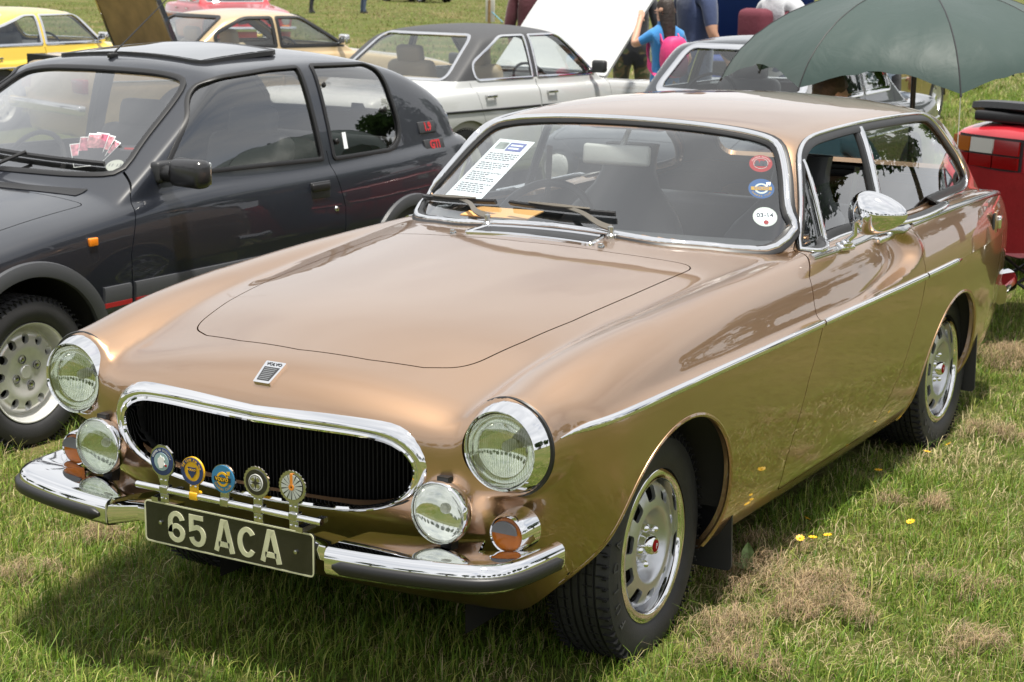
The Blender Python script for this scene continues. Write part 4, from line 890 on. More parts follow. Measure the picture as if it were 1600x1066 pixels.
def build_car(name, S, paintm, loc, rz, label, hi=False, trim='chrome', glassm='glass', roofm=None, wheels=True, seats='grey_seat', wheel_kw={}, cut_hood=False, cut_boot=False, vis=(1, -1), group=None, lining='interior', glass_trim=.02):
    phi = car_phi(S); L_ = S['L']
    R = empty(name, loc, rz); tag(R, label, 'car', group)
    ny, nt_ = (200, 130) if hi else (110, 70)
    ya, yb = S.get('core', (.55, L_-.5)); a_ = S['w']-.16
    B = skin(phi, np.linspace(ya, yb, ny), np.unique(np.concatenate([np.linspace(-PI/2, -.4, 12), np.linspace(-.4, 1.05, nt_), np.linspace(1.05, PI/2, nt_//3)])), lambda y: a_, .08, S.get('z0', .55), 20 if hi else 12, 20 if hi else 12)
    X, Y, Z = lambda m: np.abs(m.V[:, 0]), lambda m: m.V[:, 1], lambda m: m.V[:, 2]
    for yc in S['axles']:
        r = S.get('arch', .33); zc = S.get('wr', .29)+.02
        B = B.clip(np.where((X(B) > .4) & (Z(B) < zc+r+.05), r-np.sqrt((Y(B)-yc)**2+np.maximum(Z(B)-zc, 0)**2), -1))
        for s in (1, -1):
            t = np.linspace(0, PI, 17); V = []; F = []
            for q in t:
                for xx in (.36, S['w']-.035): V.append((s*xx, yc+math.cos(q)*(r+.01), zc+math.sin(q)*(r+.01)))
            V += [(s*.36, yc-r-.01, .12), (s*.36, yc+r+.01, .12)]
            for i in range(16): F.append((2*i, 2*i+1, 2*i+3, 2*i+2))
            F.append(tuple([2*i for i in range(17)]+[34, 35])); obj('wheel_well', (V, F), M['under'], R)
    for s in (1, -1):
        if wheels:
            for yc in S['axles']: round_wheel('wheel', R, (s*(S['w']-.115), yc, S.get('wr', .29)), s, r=S.get('wr', .29), hi=hi and s > 0, **wheel_kw)
    pw = S['pws']; fw = lambda m: msdf((Y(m) < S['ws'][1]+.9) & (m.N[:, 1] < -.2) & (Z(m) > S['ws'][0]-.1), m.V[:, [0, 2]], pw)
    pr = S['prs']; fr = lambda m: msdf((Y(m) > S['rs'][1]-.9) & (m.N[:, 1] > .2) & (Z(m) > S['rs'][0]-.1), m.V[:, [0, 2]], pr)
    side = S['side']; fs = [(lambda m, q=q: msdf(X(m) > .4, m.V[:, [1, 2]], q)) for q in side]
    obj('windscreen', B.clip(fw(B)-.004).off(-.006), M[glassm], R); obj('rear_window', B.clip(fr(B)-.004).off(-.006), M[glassm], R)
    for f in fs:
        g = B.clip(f(B)-.004)
        for s in (1, -1):
            h = g.clip(-s*g.V[:, 0])
            if len(h.F): obj('side_window', h.off(-.006), M[glassm], R)
    for f in [fw, fr]+fs: B = B.clip(-f(B))
    # panels
    if 'hood' in S:
        fh = lambda m: msdf((Z(m) > .5) & (Y(m) < S['ws'][1]+.2), m.V[:, :2], S['hood'])
        hd = B.clip(fh(B)+.002); B = B.clip(-fh(B)+.002)
        if cut_hood:                                     # bonnet standing open on its rear hinge
            y0 = S['hood'][:, 1].max(); z0 = float(shoot(phi, np.array([[0, y0, 1.6]]), (0, 0, -1))[0][2]); V = hd.V-np.array([0, y0, z0]); A = Rx(-cut_hood)
            hd = Msh(V@A.T+np.array([0, y0, z0]), hd.N@A.T, hd.F); obj('open_bonnet', joinm([hd.flange(.025), hd.off(-.02).flip()]), M[paintm], R); obj('engine_bay', box((0, y0/2+.1, .62), (1.1, y0-.4, .2)), M['dark'], R, smooth=False)
        else: obj('hood', hd.flange(.015), M[paintm], R)
    for dp in S.get('doors', []):
        fd = lambda m: msdf((X(m) > .4) & (Z(m) < S.get('dtop', .96)), m.V[:, [1, 2]], dp)
        d = B.clip(fd(B)+.002); B = B.clip(-fd(B)+.002)
        for s in (1, -1): obj('door', d.clip(-s*d.V[:, 0]).flange(.015), M[paintm], R)
    if roofm:
        rfm = B.clip(S['roofcut'](B)); B = B.clip(-S['roofcut'](B)); obj('roof', rfm.flange(.02), M[roofm], R)
    obj('body', B.flange(.02), M[paintm], R)
    Li = skin(phi, np.linspace(ya, yb, 50), np.linspace(-PI/2, PI/2, 40), lambda y: a_, .08, S.get('z0', .55), 6, 6)
    Li = Li.clip(np.maximum(np.maximum(S['ws'][1]-.1-Li.V[:, 1], Li.V[:, 1]-S['rs'][1]-.05), .45-Li.V[:, 2]))
    for f in [fw, fr]+fs: Li = Li.clip(.010-f(Li))
    obj('lining', Li.off(-.03).flip(), M[lining], R)
    obj('floor_pan', box((0, L_/2, .27), (2*S['w']-.5, L_-.9, .10)), M['under'], R, smooth=False)
    ww = S['ws'][1]
    V, F = grid(lambda u, v: np.array([(-.6+1.2*u)*S['w']/.8, ww+[.03, .25, .33, .33][v]+.15*(2*u-1)**2*(1 if v < 1 else .4), [S['ws'][0]-.02, S['ws'][0]-.01, S['ws'][0]-.06, .5][v]]), np.linspace(0, 1, 9), range(4)); obj('dashboard', (V, F), M['interior'], R)
    for sx in (-.34, .34):
        for ys_, nm in ((S.get('seat', ww+.95), 'front_seat'),):
            st = empty(nm); st.parent = R; st.location = (sx, ys_, .42)
            obj('cushion', box((0, -.05, 0), (.48, .50, .18), .06), M[seats], st); obj('backrest', xf(box((0, 0, .30), (.46, .14, .58), .06), (0, .22, .02), Rx(-.22)), M[seats], st)
            obj('headrest', xf(box((0, 0, .0), (.26, .09, .15), .04), (0, .35, .64), Rx(-.2)), M[seats], st)
    rb = S.get('rbench', S['rs'][1]-.55); obj('rear_bench', merge([box((0, rb-.15, .46), (1.15, .42, .16), .05), xf(box((0, 0, .25), (1.15, .13, .50), .05), (0, rb+.12, .42), Rx(-.2))]), M[seats], R)
    sw = empty('steering_wheel'); sw.parent = R; sw.location = (-.34, S.get('seat', ww+.95)-.36, S['ws'][0]-.06); sw.rotation_euler = (math.radians(62), 0, 0)
    t = np.linspace(0, 2*PI, 25)[:-1]; obj('rim', sweep(np.stack([.185*np.cos(t), .185*np.sin(t), 0*t], -1), (0, 0, 1), circ(.012, 6), True), M['seal'], sw); obj('spokes', merge([box((0, 0, -.01), (.36, .04, .01)), box((0, -.09, -.01), (.05, .18, .01))]), M['seal'], sw)
    # window trims
    def rib(nm, P, N, w_, h_, mt, closed=True): return obj(nm, sweep(P, N, [(-w_/2, -.003), (-w_/2, h_*.6), (0, h_), (w_/2, h_*.6), (w_/2, -.003)], closed), M[mt], R, ang=60)
    for q in side:
        qq = rpoly([tuple(p) for p in q], 2, .05 if not hi else .025)
        P = shoot(phi, np.stack([np.full(len(qq), 1.2), qq[:, 0], qq[:, 1]], -1), (-1, 0, 0), 1.0); N = grad(phi, P)
        for s in vis:
            mm = np.array([s, 1, 1]); rib('side_window_trim', P*mm, N*mm, glass_trim, .008, trim)
    for q, y0, sg, nm in ((pw, S['ws'][1]-.5, 1, 'windscreen_trim'), (pr, S['rs'][1]+.6, -1, 'rear_window_trim')):
        qq = rpoly([tuple(p) for p in q], 2, .05); P = shoot(phi, np.stack([qq[:, 0], np.full(len(qq), y0), qq[:, 1]], -1), (0, sg, 0), 1.9); N = grad(phi, P); rib(nm, P, unit(N+np.array([0, -sg*.3, .2])), glass_trim*1.3, .010, trim)
    return R, phi
def on_side(phi, pts, s=1, off=0.):
    q = np.asarray(pts, float); P = shoot(phi, np.stack([np.full(len(q), 1.2), q[:, 0], q[:, 1]], -1), (-1, 0, 0), 1.0); N = grad(phi, P); mm = np.array([s, 1, 1]); return (P+N*off)*mm, N*mm
def band(name, phi, pts, w, h, mt, R, s=1):
    P, N = on_side(phi, pts, s); return obj(name, sweep(P, N, [(-w/2, -.004), (-w/2, h*.7), (-w*.35, h), (w*.35, h), (w/2, h*.7), (w/2, -.004)], False), M[mt], R, ang=50)

# ---------------------------------------------------------------- charcoal hatchback on the left
HB = dict(L=3.86, w=.785, top=[(-.1, .52), (.02, .66), (.12, .735), (.4, .805), (.8, .868), (1.15, .91), (1.5, .945), (2.2, .955), (3.0, .97), (3.5, .985), (3.8, .975), (3.95, .93)],
    plan=[(-.1, .70), (.2, .745), (.7, .775), (1.5, .785), (2.6, .782), (3.2, .768), (3.86, .71)], sect=[(.15, -.06), (.25, -.035), (.4, -.012), (.55, 0), (.7, -.004), (.85, -.018), (1.0, -.045)],
    roof=[(1.3, 1.21), (1.6, 1.315), (1.85, 1.358), (2.3, 1.385), (2.8, 1.382), (3.15, 1.34), (3.45, 1.245), (3.8, 1.05)], gplan=[(1.0, .70), (1.4, .715), (2.2, .725), (3.0, .715), (3.6, .68)], tumble=.225, rcrown=.045,
    ws=(.92, 1.16, 1.72, .30), rs=(.98, 3.86, 1.22, .10), crown=.05, k=.04, axles=(.69, 3.11), wr=.285, arch=.345, nose=(.13, .5), tail=(.10, .4), core=(.5, 3.4), z0=.56,
    pws=smoothpath([(0, .945), (.3, .943), (.53, .945), (.60, .965), (.585, 1.02), (.52, 1.22), (.485, 1.275), (.42, 1.298), (.2, 1.315), (0, 1.318), (-.2, 1.315), (-.42, 1.298), (-.485, 1.275), (-.52, 1.22), (-.585, 1.02), (-.60, .965), (-.53, .945), (-.3, .943), (0, .945)], 90)[:-1],
    prs=rpoly([(-.50, 1.22, .06), (.50, 1.22, .06), (.56, 1.02, .06), (-.56, 1.02, .06)]),
    side=[rpoly([(1.455, .938, .02), (1.60, 1.075), (1.775, 1.222, .06), (1.90, 1.296, .10), (2.28, 1.318), (2.47, 1.320, .015), (2.475, .918, .02)], 8), rpoly([(2.565, 1.322, .02), (3.0, 1.312, .03), (3.085, 1.275, .10), (3.125, .985, .10), (3.03, .915, .05), (2.555, .912, .02)], 8)],
    doors=[rpoly([(1.37, .99), (1.275, .885), (1.20, .66), (1.195, .50), (1.18, .36, .04), (1.26, .28, .03), (2.46, .28, .05), (2.56, .55), (2.572, .70), (2.515, .90), (2.51, .99)])], dtop=.96,
    hood=rpoly([(-.60, .10, .05), (.60, .10, .05), (.64, 1.10, .03), (0, 1.02), (-.64, 1.10, .03)]))
HB_PSI = math.radians(1.2)
def hb_origin():
    lx, ly = .70+.055, .69; c, s_ = math.cos(-HB_PSI), math.sin(-HB_PSI); return (-2.111-(lx*c-ly*s_), 1.436-(lx*s_+ly*c), 0)
HATCH, hphi = build_car('hatchback', HB, 'black_paint', hb_origin(), -HB_PSI, 'charcoal black three-door hatchback with red-lined trim parked beside the bronze car', hi=True, trim='seal', glassm='glass_tint', wheel_kw=dict(style='pepper', rr=.188, w=.185), seats='interior', vis=(1, -1))
def hatch_details():
    R = HATCH
    for s in (1, -1):
        # black plastic arch trims
        for yc in HB['axles']:
            t = np.linspace(.10, PI-.10, 40) if yc > 2 else np.linspace(-.12 if False else .05, PI-.05, 40); r = .372
            P, N = on_side(hphi, np.stack([yc+np.cos(t)*r, .30+np.sin(t)*r], -1), s); obj('arch_trim', sweep(P, N, [(-.030, -.004), (-.028, .012), (0, .018), (.024, .014), (.030, -.004)], False), M['grey_plastic'], R)
        for a, b in ((1.04, 1.182), (1.206, 2.55), (2.575, 2.76)):
            yy = np.linspace(a, b, max(4, int((b-a)*16))); band('side_moulding', hphi, np.stack([yy, np.full(len(yy), .505)], -1), .10, .014, 'grey_plastic', R, s)
            P, N = on_side(hphi, np.stack([yy, np.full(len(yy), .485)], -1), s, .0125); obj('red_insert', sweep(P, N, [(-.009, -.003), (-.009, .003), (.009, .003), (.009, -.003)], False), M['red_stripe'], R)
        yy = np.linspace(1.12, 2.78, 30); band('sill_trim', hphi, np.stack([yy, np.full(len(yy), .30)], -1), .09, .008, 'plastic', R, s)
        p, n = on_side(hphi, [(1.006, .735)], s); ind = obj('side_indicator', xf(box((0, 0, 0), (.022, .044, .032), .005), p[0]), M['amber_bright'], R); obj('indicator_base', xf(box((-.008 if s > 0 else .008, -.004, 0), (.012, .056, .038), .003), p[0]), M['plastic'], ind)
        # mirror
        p, n = on_side(hphi, [(1.455, .955)], s); mr = empty('door_mirror'); mr.parent = R
        q = p[0]; obj('mirror_base', xf(merge([box((0, .02, .0), (.05, .12, .085), .015)]), q), M['plastic'], mr); obj('mirror_bellows', tube([q+[0, .01, -.005], q+[s*.04, .0, -.005], q+[s*.075, -.002, -.003]], .034, 12), M['seal'], mr)
        obj('mirror_shell', xf(box((0, 0, 0), (.19, .085, .115), .032), q+[s*.155, .0, .005], Rz(-s*.12)), M['gloss_plastic'], mr); obj('mirror_glass', xf(box((0, .040, 0), (.155, .012, .088), .004), q+[s*.155, .0, .005], Rz(-s*.12)), M['reflector'], mr)
        # door handle and lock
        p, n = on_side(hphi, [(2.40, .79)], s); h = obj('handle_recess', xf(box((0, 0, 0), (.012, .135, .075), .005), p[0]), M['plastic'], R); obj('door_handle', xf(box((s*.006, -.005, .014), (.022, .125, .035), .008), p[0]), M['seal'], h)
        p, n = on_side(hphi, [(2.505, .695)], s); obj('door_lock', xf(lathe([(.001, .008), (.010, .006), (.013, 0)], 14, 'x'), p[0]), M['dull_chrome'], R)
        # badges behind the quarter window
        for zc, txt in ((.993, '1.9'), (.907, 'GTI')):
            p, n = on_side(hphi, [(3.355+(.993-zc)*.35, zc)], s); e = empty('rear_badge'); e.parent = R; e.location = p[0].tolist(); a = math.atan2(n[0][1], n[0][0]); e.rotation_euler = (0, 0, a)
            obj('badge_plate', xf(box((.0, 0, 0), (.014, .175 if zc < .95 else .15, .060), .006), (0, 0, 0), Ry(-.28 if s > 0 else .28)), M['plastic'], e)
            V, F = text_mesh(txt, .056, .0008, .0024); V = np.stack([V[:, 2]+.008, V[:, 0]*(1 if s > 0 else 1), V[:, 1]], -1)@Ry(-.28 if s > 0 else .28).T; obj('badge_lettering', (V, F), M['red_stripe'], e, smooth=False)
    # sunroof, aerial, wiper, lamps, bumper
    def rt(x, y, off=0): h = shoot(hphi, np.array([[x, y, 1.8]]), (0, 0, -1))[0]; return h+np.array([0, 0, off])
    V, F = grid(lambda u, v: rt(-.40+.80*u, 2.05+.46*v, .010+.012*v), np.linspace(0, 1, 13), np.linspace(0, 1, 8)); pan = obj('sunroof_panel', (V, F), M['glass_dark'], R)
    fr = rpoly([(-.42, 2.03, .05), (.42, 2.03, .05), (.42, 2.53, .05), (-.42, 2.53, .05)], 6, .05); P = np.array([rt(a, b, .004+.012*(b-2.03)/.5) for a, b in fr]); obj('sunroof_seal', sweep(P, (0, 0, 1), [(-.018, -.012), (-.016, .006), (.016, .008), (.018, -.012)], True), M['seal'], pan)
    b = rt(-.02, 1.95); obj('aerial', merge([xf(box((0, 0, .008), (.022, .05, .022), .006), b), tube([b+[0, -.005, .01], b+[0, .08, .065], b+[0, .62, .42]], .0028, 6, False, [1.6, 1.1, .6])]), M['seal'], R)
    wpv = rt(.02, 1.13); w_ = obj('wiper', lathe([(.016, 0), (.015, .02), (.001, .024)], 12, 'z', wpv), M['seal'], R)
    def gp(x, z): h = shoot(hphi, np.array([[x, .6, z]]), (0, 1, 0), 1.6)[0]; return h+grad(hphi, h[None])[0]*.014
    P = np.array([gp(.52-.70*t, .975+.028*t) for t in np.linspace(0, 1, 14)]); obj('blade', sweep(P, (0, -.6, .8), [(-.006, -.012), (-.006, .006), (.006, .006), (.006, -.012)], False), M['seal'], w_); obj('arm', tube([wpv+[0, 0, .02], (wpv+P[7])/2+[0, 0, .02], P[7]+[0, -.006, .012]], .008, 6), M['seal'], w_)
    V, F = grid(lambda u, v: rt(-.55+1.1*u, 1.04+.07*v+.10*(2*u-1)**2, .003), np.linspace(0, 1, 15), np.linspace(0, 1, 3)); obj('cowl_grille', (V, F), M['seal'], R)
    obj('front_bumper', merge([box((0, -.02, .42), (1.50, .14, .20), .05)]), M['grey_plastic'], R)
    for s in (1, -1): obj('headlamp', box((s*.50, .03, .63), (.36, .08, .15), .02), M['white_lens'], R)
M['red_stripe'] = mat('red_stripe', (.42, .02, .025), rough=.4); M['glass_dark'] = mat('dark_roof_glass', (.02, .025, .03), rough=.04, coat=1., spec=.6)
hatch_details()

# ---------------------------------------------------------------- saloons and others behind
def saloon(L=4.0, w=.80, hood=.80, cowl=.92, belt=.92, roof=1.33, boot=.92, wy=1.22, wtop=1.68, rtop=2.62, rbase=3.10, ax=(.72, 3.12), wr=.29, tum=.25):
    h = roof-.045
    wsl = (wtop-wy)/(h-cowl); rsl = (rbase-rtop)/(h-belt)
    S = dict(L=L, w=w, top=[(-.1, hood-.14), (.05, hood-.05), (.2, hood), (wy*.6, (hood+cowl)/2+.01), (wy, cowl), (wy+.5, belt+.005), (rbase, boot), (L-.5, boot-.012), (L-.08, boot-.05), (L+.1, boot-.16)],
        plan=[(-.1, w-.10), (.3, w-.03), (1, w), (L*.6, w), (L-.6, w-.03), (L, w-.10)], sect=[(.15, -.07), (.25, -.04), (.4, -.015), (.55, -.003), (.64, .004), (.70, 0), (.8, -.014), (.95, -.05)],
        roof=[(wy, roof-.20), (wtop-.12, roof-.055), (wtop+.1, roof-.018), ((wtop+rtop)/2, roof), (rtop-.1, roof-.018), (rtop+.12, roof-.055), (rbase, roof-.2)],
        gplan=[(wy-.2, w-.10), (wy+.3, w-.075), (2.2, w-.07), (rbase, w-.10)], tumble=tum, rcrown=.05, ws=(cowl, wy, wsl, .28), rs=(belt, rbase, rsl, .10), crown=.03, k=.03, axles=ax, wr=wr, arch=wr+.035, nose=(.10, .15), tail=(.10, .15), core=(.45, L-.45), z0=.55)
    z0, z1 = belt+.025, roof-.075; xb, xt = w-.20, w-.30
    S['pws'] = rpoly([(-xb, cowl+.02, .07), (xb, cowl+.02, .07), (xt, z1+.005, .07), (-xt, z1+.005, .07)]); S['prs'] = rpoly([(-xb, belt+.03, .07), (xb, belt+.03, .07), (xt, z1+.005, .07), (-xt, z1+.005, .07)])
    lean = lambda z, y0, y1: y0+(y1-y0)*(z-z0)/(z1-z0)
    m = (wy+.30+rbase-.30)/2+.0
    S['side'] = [rpoly([(wy+.20, z0, .02), (wtop+.10, z1, .05), (m-.03, z1, .015), (m-.03, z0, .015)]), rpoly([(m+.03, z0, .015), (m+.03, z1, .015), (rtop-.18, z1, .06), (rbase-.28, z0+.12, .08), (rbase-.30, z0, .04)])]
    S['doors'] = [rpoly([(wy+.06, belt+.02), (wy+.05, .35, .05), (m-.02, .29, .03), (m, belt+.02)]), rpoly([(m+.004, belt+.02), (m-.012, .29, .03), (rbase-.62, .29, .05), (rbase-.30, .62, .06), (rbase-.22, belt+.02)])]; S['dtop'] = belt+.012
    S['hood'] = rpoly([(-w+.14, .10, .05), (w-.14, .10, .05), (w-.14, wy-.02, .03), (-w+.14, wy-.02, .03)]); S['meta'] = dict(belt=belt, m=m, wy=wy, rbase=rbase, z0=z0, z1=z1)
    return S
def car_trim(R, phi, S, mt='chrome', s_list=(1, -1), strip=.70, handles=True, mirror=True, lamps=True, mirror_mat='chrome', bump='chrome'):
    L_ = S['L']; me = S['meta']
    for s in s_list:
        for a, b in ((.35, S['meta']['wy']+.05), (me['wy']+.07, me['m']-.01), (me['m']+.02, L_-.15)):
            yy = np.linspace(a, b, 14); band('side_strip', phi, np.stack([yy, np.full(14, strip)], -1), .018, .010, mt, R, s)
        if handles:
            for y in (me['m']-.14, me['rbase']-.38):
                p, n = on_side(phi, [(y, strip+.10)], s); obj('door_handle', xf(merge([box((s*.02, 0, 0), (.014, .12, .020), .005), box((s*.008, .05, 0), (.02, .02, .02)), box((s*.008, -.05, 0), (.02, .02, .02))]), p[0]), M['dull_chrome'], R)
        if mirror:
            p, n = on_side(phi, [(me['wy']+.26, me['belt']+.02)], s); obj('door_mirror', xf(merge([box((s*.09, 0, .06), (.13, .06, .10), .022), box((s*.02, .01, .02), (.10, .025, .02), .006)]), p[0]), M[mirror_mat], R)
        if lamps:
            obj('headlamp', lathe([(.085, .0), (.09, -.01), (.095, .01), (.10, .06)], 22, 'y', (s*(S['w']-.22), .055, .62)), M['chrome'], R); obj('headlamp_lens', lathe([(.085*math.cos(t), -.03*math.sin(t)) for t in np.linspace(0, PI/2, 6)], 22, 'y', (s*(S['w']-.22), .055, .62)), M['white_lens'], R)
            obj('front_indicator', box((s*(S['w']-.22), .06, .50), (.15, .06, .06), .01), M['amber_bright'], R); obj('tail_lamp', box((s*(S['w']-.24), L_-.07, .66), (.24, .07, .13), .015), M['red_lens'], R)
    for y in (-.02, L_+.02): obj('bumper', box((0, y, .46), (2*S['w']-.06, .10, .10), .03), M[bump], R)
    obj('grille', box((0, .035, .62), (S['w']*.95, .05, .14), .01), M['seal'], R)
SW = saloon(L=4.15, w=.745, belt=.89, cowl=.89, roof=1.305, wy=1.27, wtop=1.75, rtop=2.74, rbase=3.24, boot=.89); SW['roofcut'] = lambda m: np.where(np.abs(m.V[:, 0]) < 2, .915-m.V[:, 2]+np.where(m.V[:, 1] < 1.66, (1.66-m.V[:, 1])*.75, 0), 1)
w_car, w_phi = build_car('saloon_car', SW, 'white_paint', (-4.6, 11.16, 0), 3.0, 'white four-door saloon with black vinyl roof and raised bonnet', hi=True, lining='headliner', roofm='vinyl', cut_hood=math.radians(47), seats='tan_seat', vis=(1, -1)); car_trim(w_car, w_phi, SW, 'seal', mirror_mat='plastic')
SG = saloon(L=4.3, w=.75, belt=.95, cowl=.94, roof=1.315, wy=1.3, wtop=1.85, rtop=2.75, rbase=3.2, boot=.93, ax=(.75, 3.3), wr=.30)
g_car, g_phi = build_car('saloon_car', SG, 'gold_paint', (-7.79, 12.67, 0), 2.80, 'beige gold saloon with its boot lid raised behind the charcoal hatchback', lining='headliner', seats='tan_seat', trim='seal', glass_trim=.035); car_trim(g_car, g_phi, SG, 'dull_chrome')
def boot_lid(R, S, mt_out, mt_in, ang):
    y0 = S['rs'][1]+.05; L_ = S['L']-y0-.02; w = S['w']-.14; e = empty('open_boot_lid'); e.parent = R; e.location = (0, y0, S['top'][6][1]+.02); e.rotation_euler = (math.radians(ang), 0, 0)
    V, F = grid(lambda u, v: ((2*u-1)*w*(1-.04*v*v), v*L_, -.04*v**4-.02*(2*u-1)**2), np.linspace(0, 1, 15), np.linspace(0, 1, 12)); obj('outer_skin', (V, F), M[mt_out], e); V2 = np.array(V)*[.97, .98, 1]-[0, 0, .035]; obj('inner_frame', (V2, F), M[mt_in], e)
    fr = rpoly([(-w, .0, .05), (w, .0, .05), (w*.96, L_, .08), (-w*.96, L_, .08)], 6, .08); obj('lid_seal', sweep(np.stack([fr[:, 0], fr[:, 1], -.02-.04*(fr[:, 1]/L_)**4-.02*(fr[:, 0]/w)**2], -1), (0, 0, 1), [(-.016, -.022), (-.016, .024), (.016, .024), (.016, -.022)], True), M['dark_paint'], e)
    obj('boot_well', box((0, y0+L_/2, .75), (2*w-.1, L_-.1, .3)), M['dark'], R, smooth=False)
boot_lid(g_car, SG, 'gold_paint', 'olive_inner', 68)
SY = saloon(L=3.9, w=.76, belt=.86, cowl=.88, roof=1.255, wy=1.35, wtop=1.75, rtop=2.75, rbase=3.45, boot=.83, hood=.78, ax=(.75, 3.05), wr=.30)
y_car, y_phi = build_car('sports_coupe', SY, 'yellow_paint', (-11.87, 12.93, 0), 3.14, 'bright yellow sports coupe with chrome window frames at the far left', seats='interior', glass_trim=.03); car_trim(y_car, y_phi, SY, 'chrome', strip=.66)
SB = saloon(L=4.1, w=.70, belt=.95, cowl=.97, roof=1.335, wy=1.30, wtop=1.68, rtop=2.5, rbase=3.1, boot=.90, hood=.84, ax=(.75, 3.1), wr=.30)
b_car, b_phi = build_car('sports_saloon', SB, 'dark_paint', (-1.87, 5.78, 0), .02, 'dark grey saloon with chrome framed windscreen behind the bronze car roof', seats='interior', glass_trim=.035); car_trim(b_car, b_phi, SB, mirror=False)
SO = saloon(L=3.9, w=.76, belt=.76, cowl=.80, roof=1.14, wy=1.35, wtop=1.72, rtop=2.3, rbase=2.7, boot=.72, hood=.70, ax=(.75, 2.95), wr=.30)
o_car, o_phi = build_car('sports_car', SO, 'olive_paint', (-4.25, 13.9, 0), .02, 'olive gold low sports car beyond the umbrella pole', seats='interior'); car_trim(o_car, o_phi, SO, strip=.60)
SBL = saloon(L=4.1, w=.80)
bl_car, bl_phi = build_car('saloon_car', SBL, 'blue_paint', (-5.5, 15.8, 0), .25, 'deep blue car with open bonnet behind the visitors', seats='interior', cut_hood=math.radians(58)); car_trim(bl_car, bl_phi, SBL)
r_car, r_phi = build_car('saloon_car', saloon(), 'red_paint', (-19.0, 23.8, 0), 1.0, 'bright red car glimpsed above the beige gold saloon roof', seats='interior'); car_trim(r_car, r_phi, saloon())
f_car, f_phi = build_car('saloon_car', saloon(), 'orange_paint', (-38.5, 60.5, 0), 1.25, 'orange car far off at the top edge of the field', seats='interior'); car_trim(f_car, f_phi, saloon())
d_car, d_phi = build_car('saloon_car', saloon(roof=1.25), 'dark_paint', (-5.0, 22.5, 0), 1.1, 'black car with chrome exhaust pipes parked far behind the umbrella', seats='interior'); car_trim(d_car, d_phi, saloon(roof=1.25))
for k in (0, 1): obj('exhaust_pipe', tube([(.78, 2.3+k*.4, .42), (.95, 2.35+k*.4, .40), (1.02, 2.6+k*.4, .32), (1.02, 2.9+k*.4, .25)], .06, 12), M['dull_chrome'], d_car)
# ---------------------------------------------------------------- red coupe at the right edge, seen from behind
SR = dict(L=4.2, w=.85, top=[(-.1, .50), (.1, .62), (.6, .72), (1.3, .84), (1.7, .90), (2.6, .93), (3.3, .945), (3.9, .93), (4.1, .90), (4.3, .84)], plan=[(-.1, .74), (.4, .82), (.9, .85), (3.3, .85), (3.9, .835), (4.25, .79)], sect=[(.15, -.08), (.25, -.04), (.4, -.01), (.6, 0), (.75, -.012), (.9, -.06)],
    roof=[(1.3, 1.05), (1.75, 1.225), (2.1, 1.265), (2.5, 1.26), (2.9, 1.22), (3.4, 1.10), (3.9, .96)], gplan=[(1.2, .70), (2.0, .72), (3.0, .70), (3.9, .60)], tumble=.45, rcrown=.06, ws=(.88, 1.35, 1.6, .3), rs=(.92, 3.95, 3.2, .2), crown=.04, k=.035, axles=(.85, 3.25), wr=.31, arch=.35, nose=(.2, .3), tail=(.06, .14), core=(.6, 3.7), z0=.55,
    pws=rpoly([(-.6, .92, .07), (.6, .92, .07), (.48, 1.18, .07), (-.48, 1.18, .07)]), prs=rpoly([(-.55, .96, .06), (.55, .96, .06), (.45, 1.17, .06), (-.45, 1.17, .06)]), side=[rpoly([(1.75, .96, .03), (2.1, 1.18, .05), (2.75, 1.18, .03), (2.75, .96, .03)]), rpoly([(2.82, .98, .03), (2.82, 1.15, .03), (3.35, .99, .05)])],
    hood=rpoly([(-.65, .15, .05), (.65, .15, .05), (.68, 1.25, .03), (-.68, 1.25, .03)]), doors=[rpoly([(1.4, .98), (1.38, .32, .05), (2.6, .30, .05), (2.78, .98)])], dtop=.945)
r_rz = 2.741; RC, rc_phi = build_car('red_coupe', SR, 'red_paint', (1.85, 10.72, 0), r_rz, 'red sports coupe with black tail spoiler cut by the right edge', hi=False, trim='seal', seats='interior')
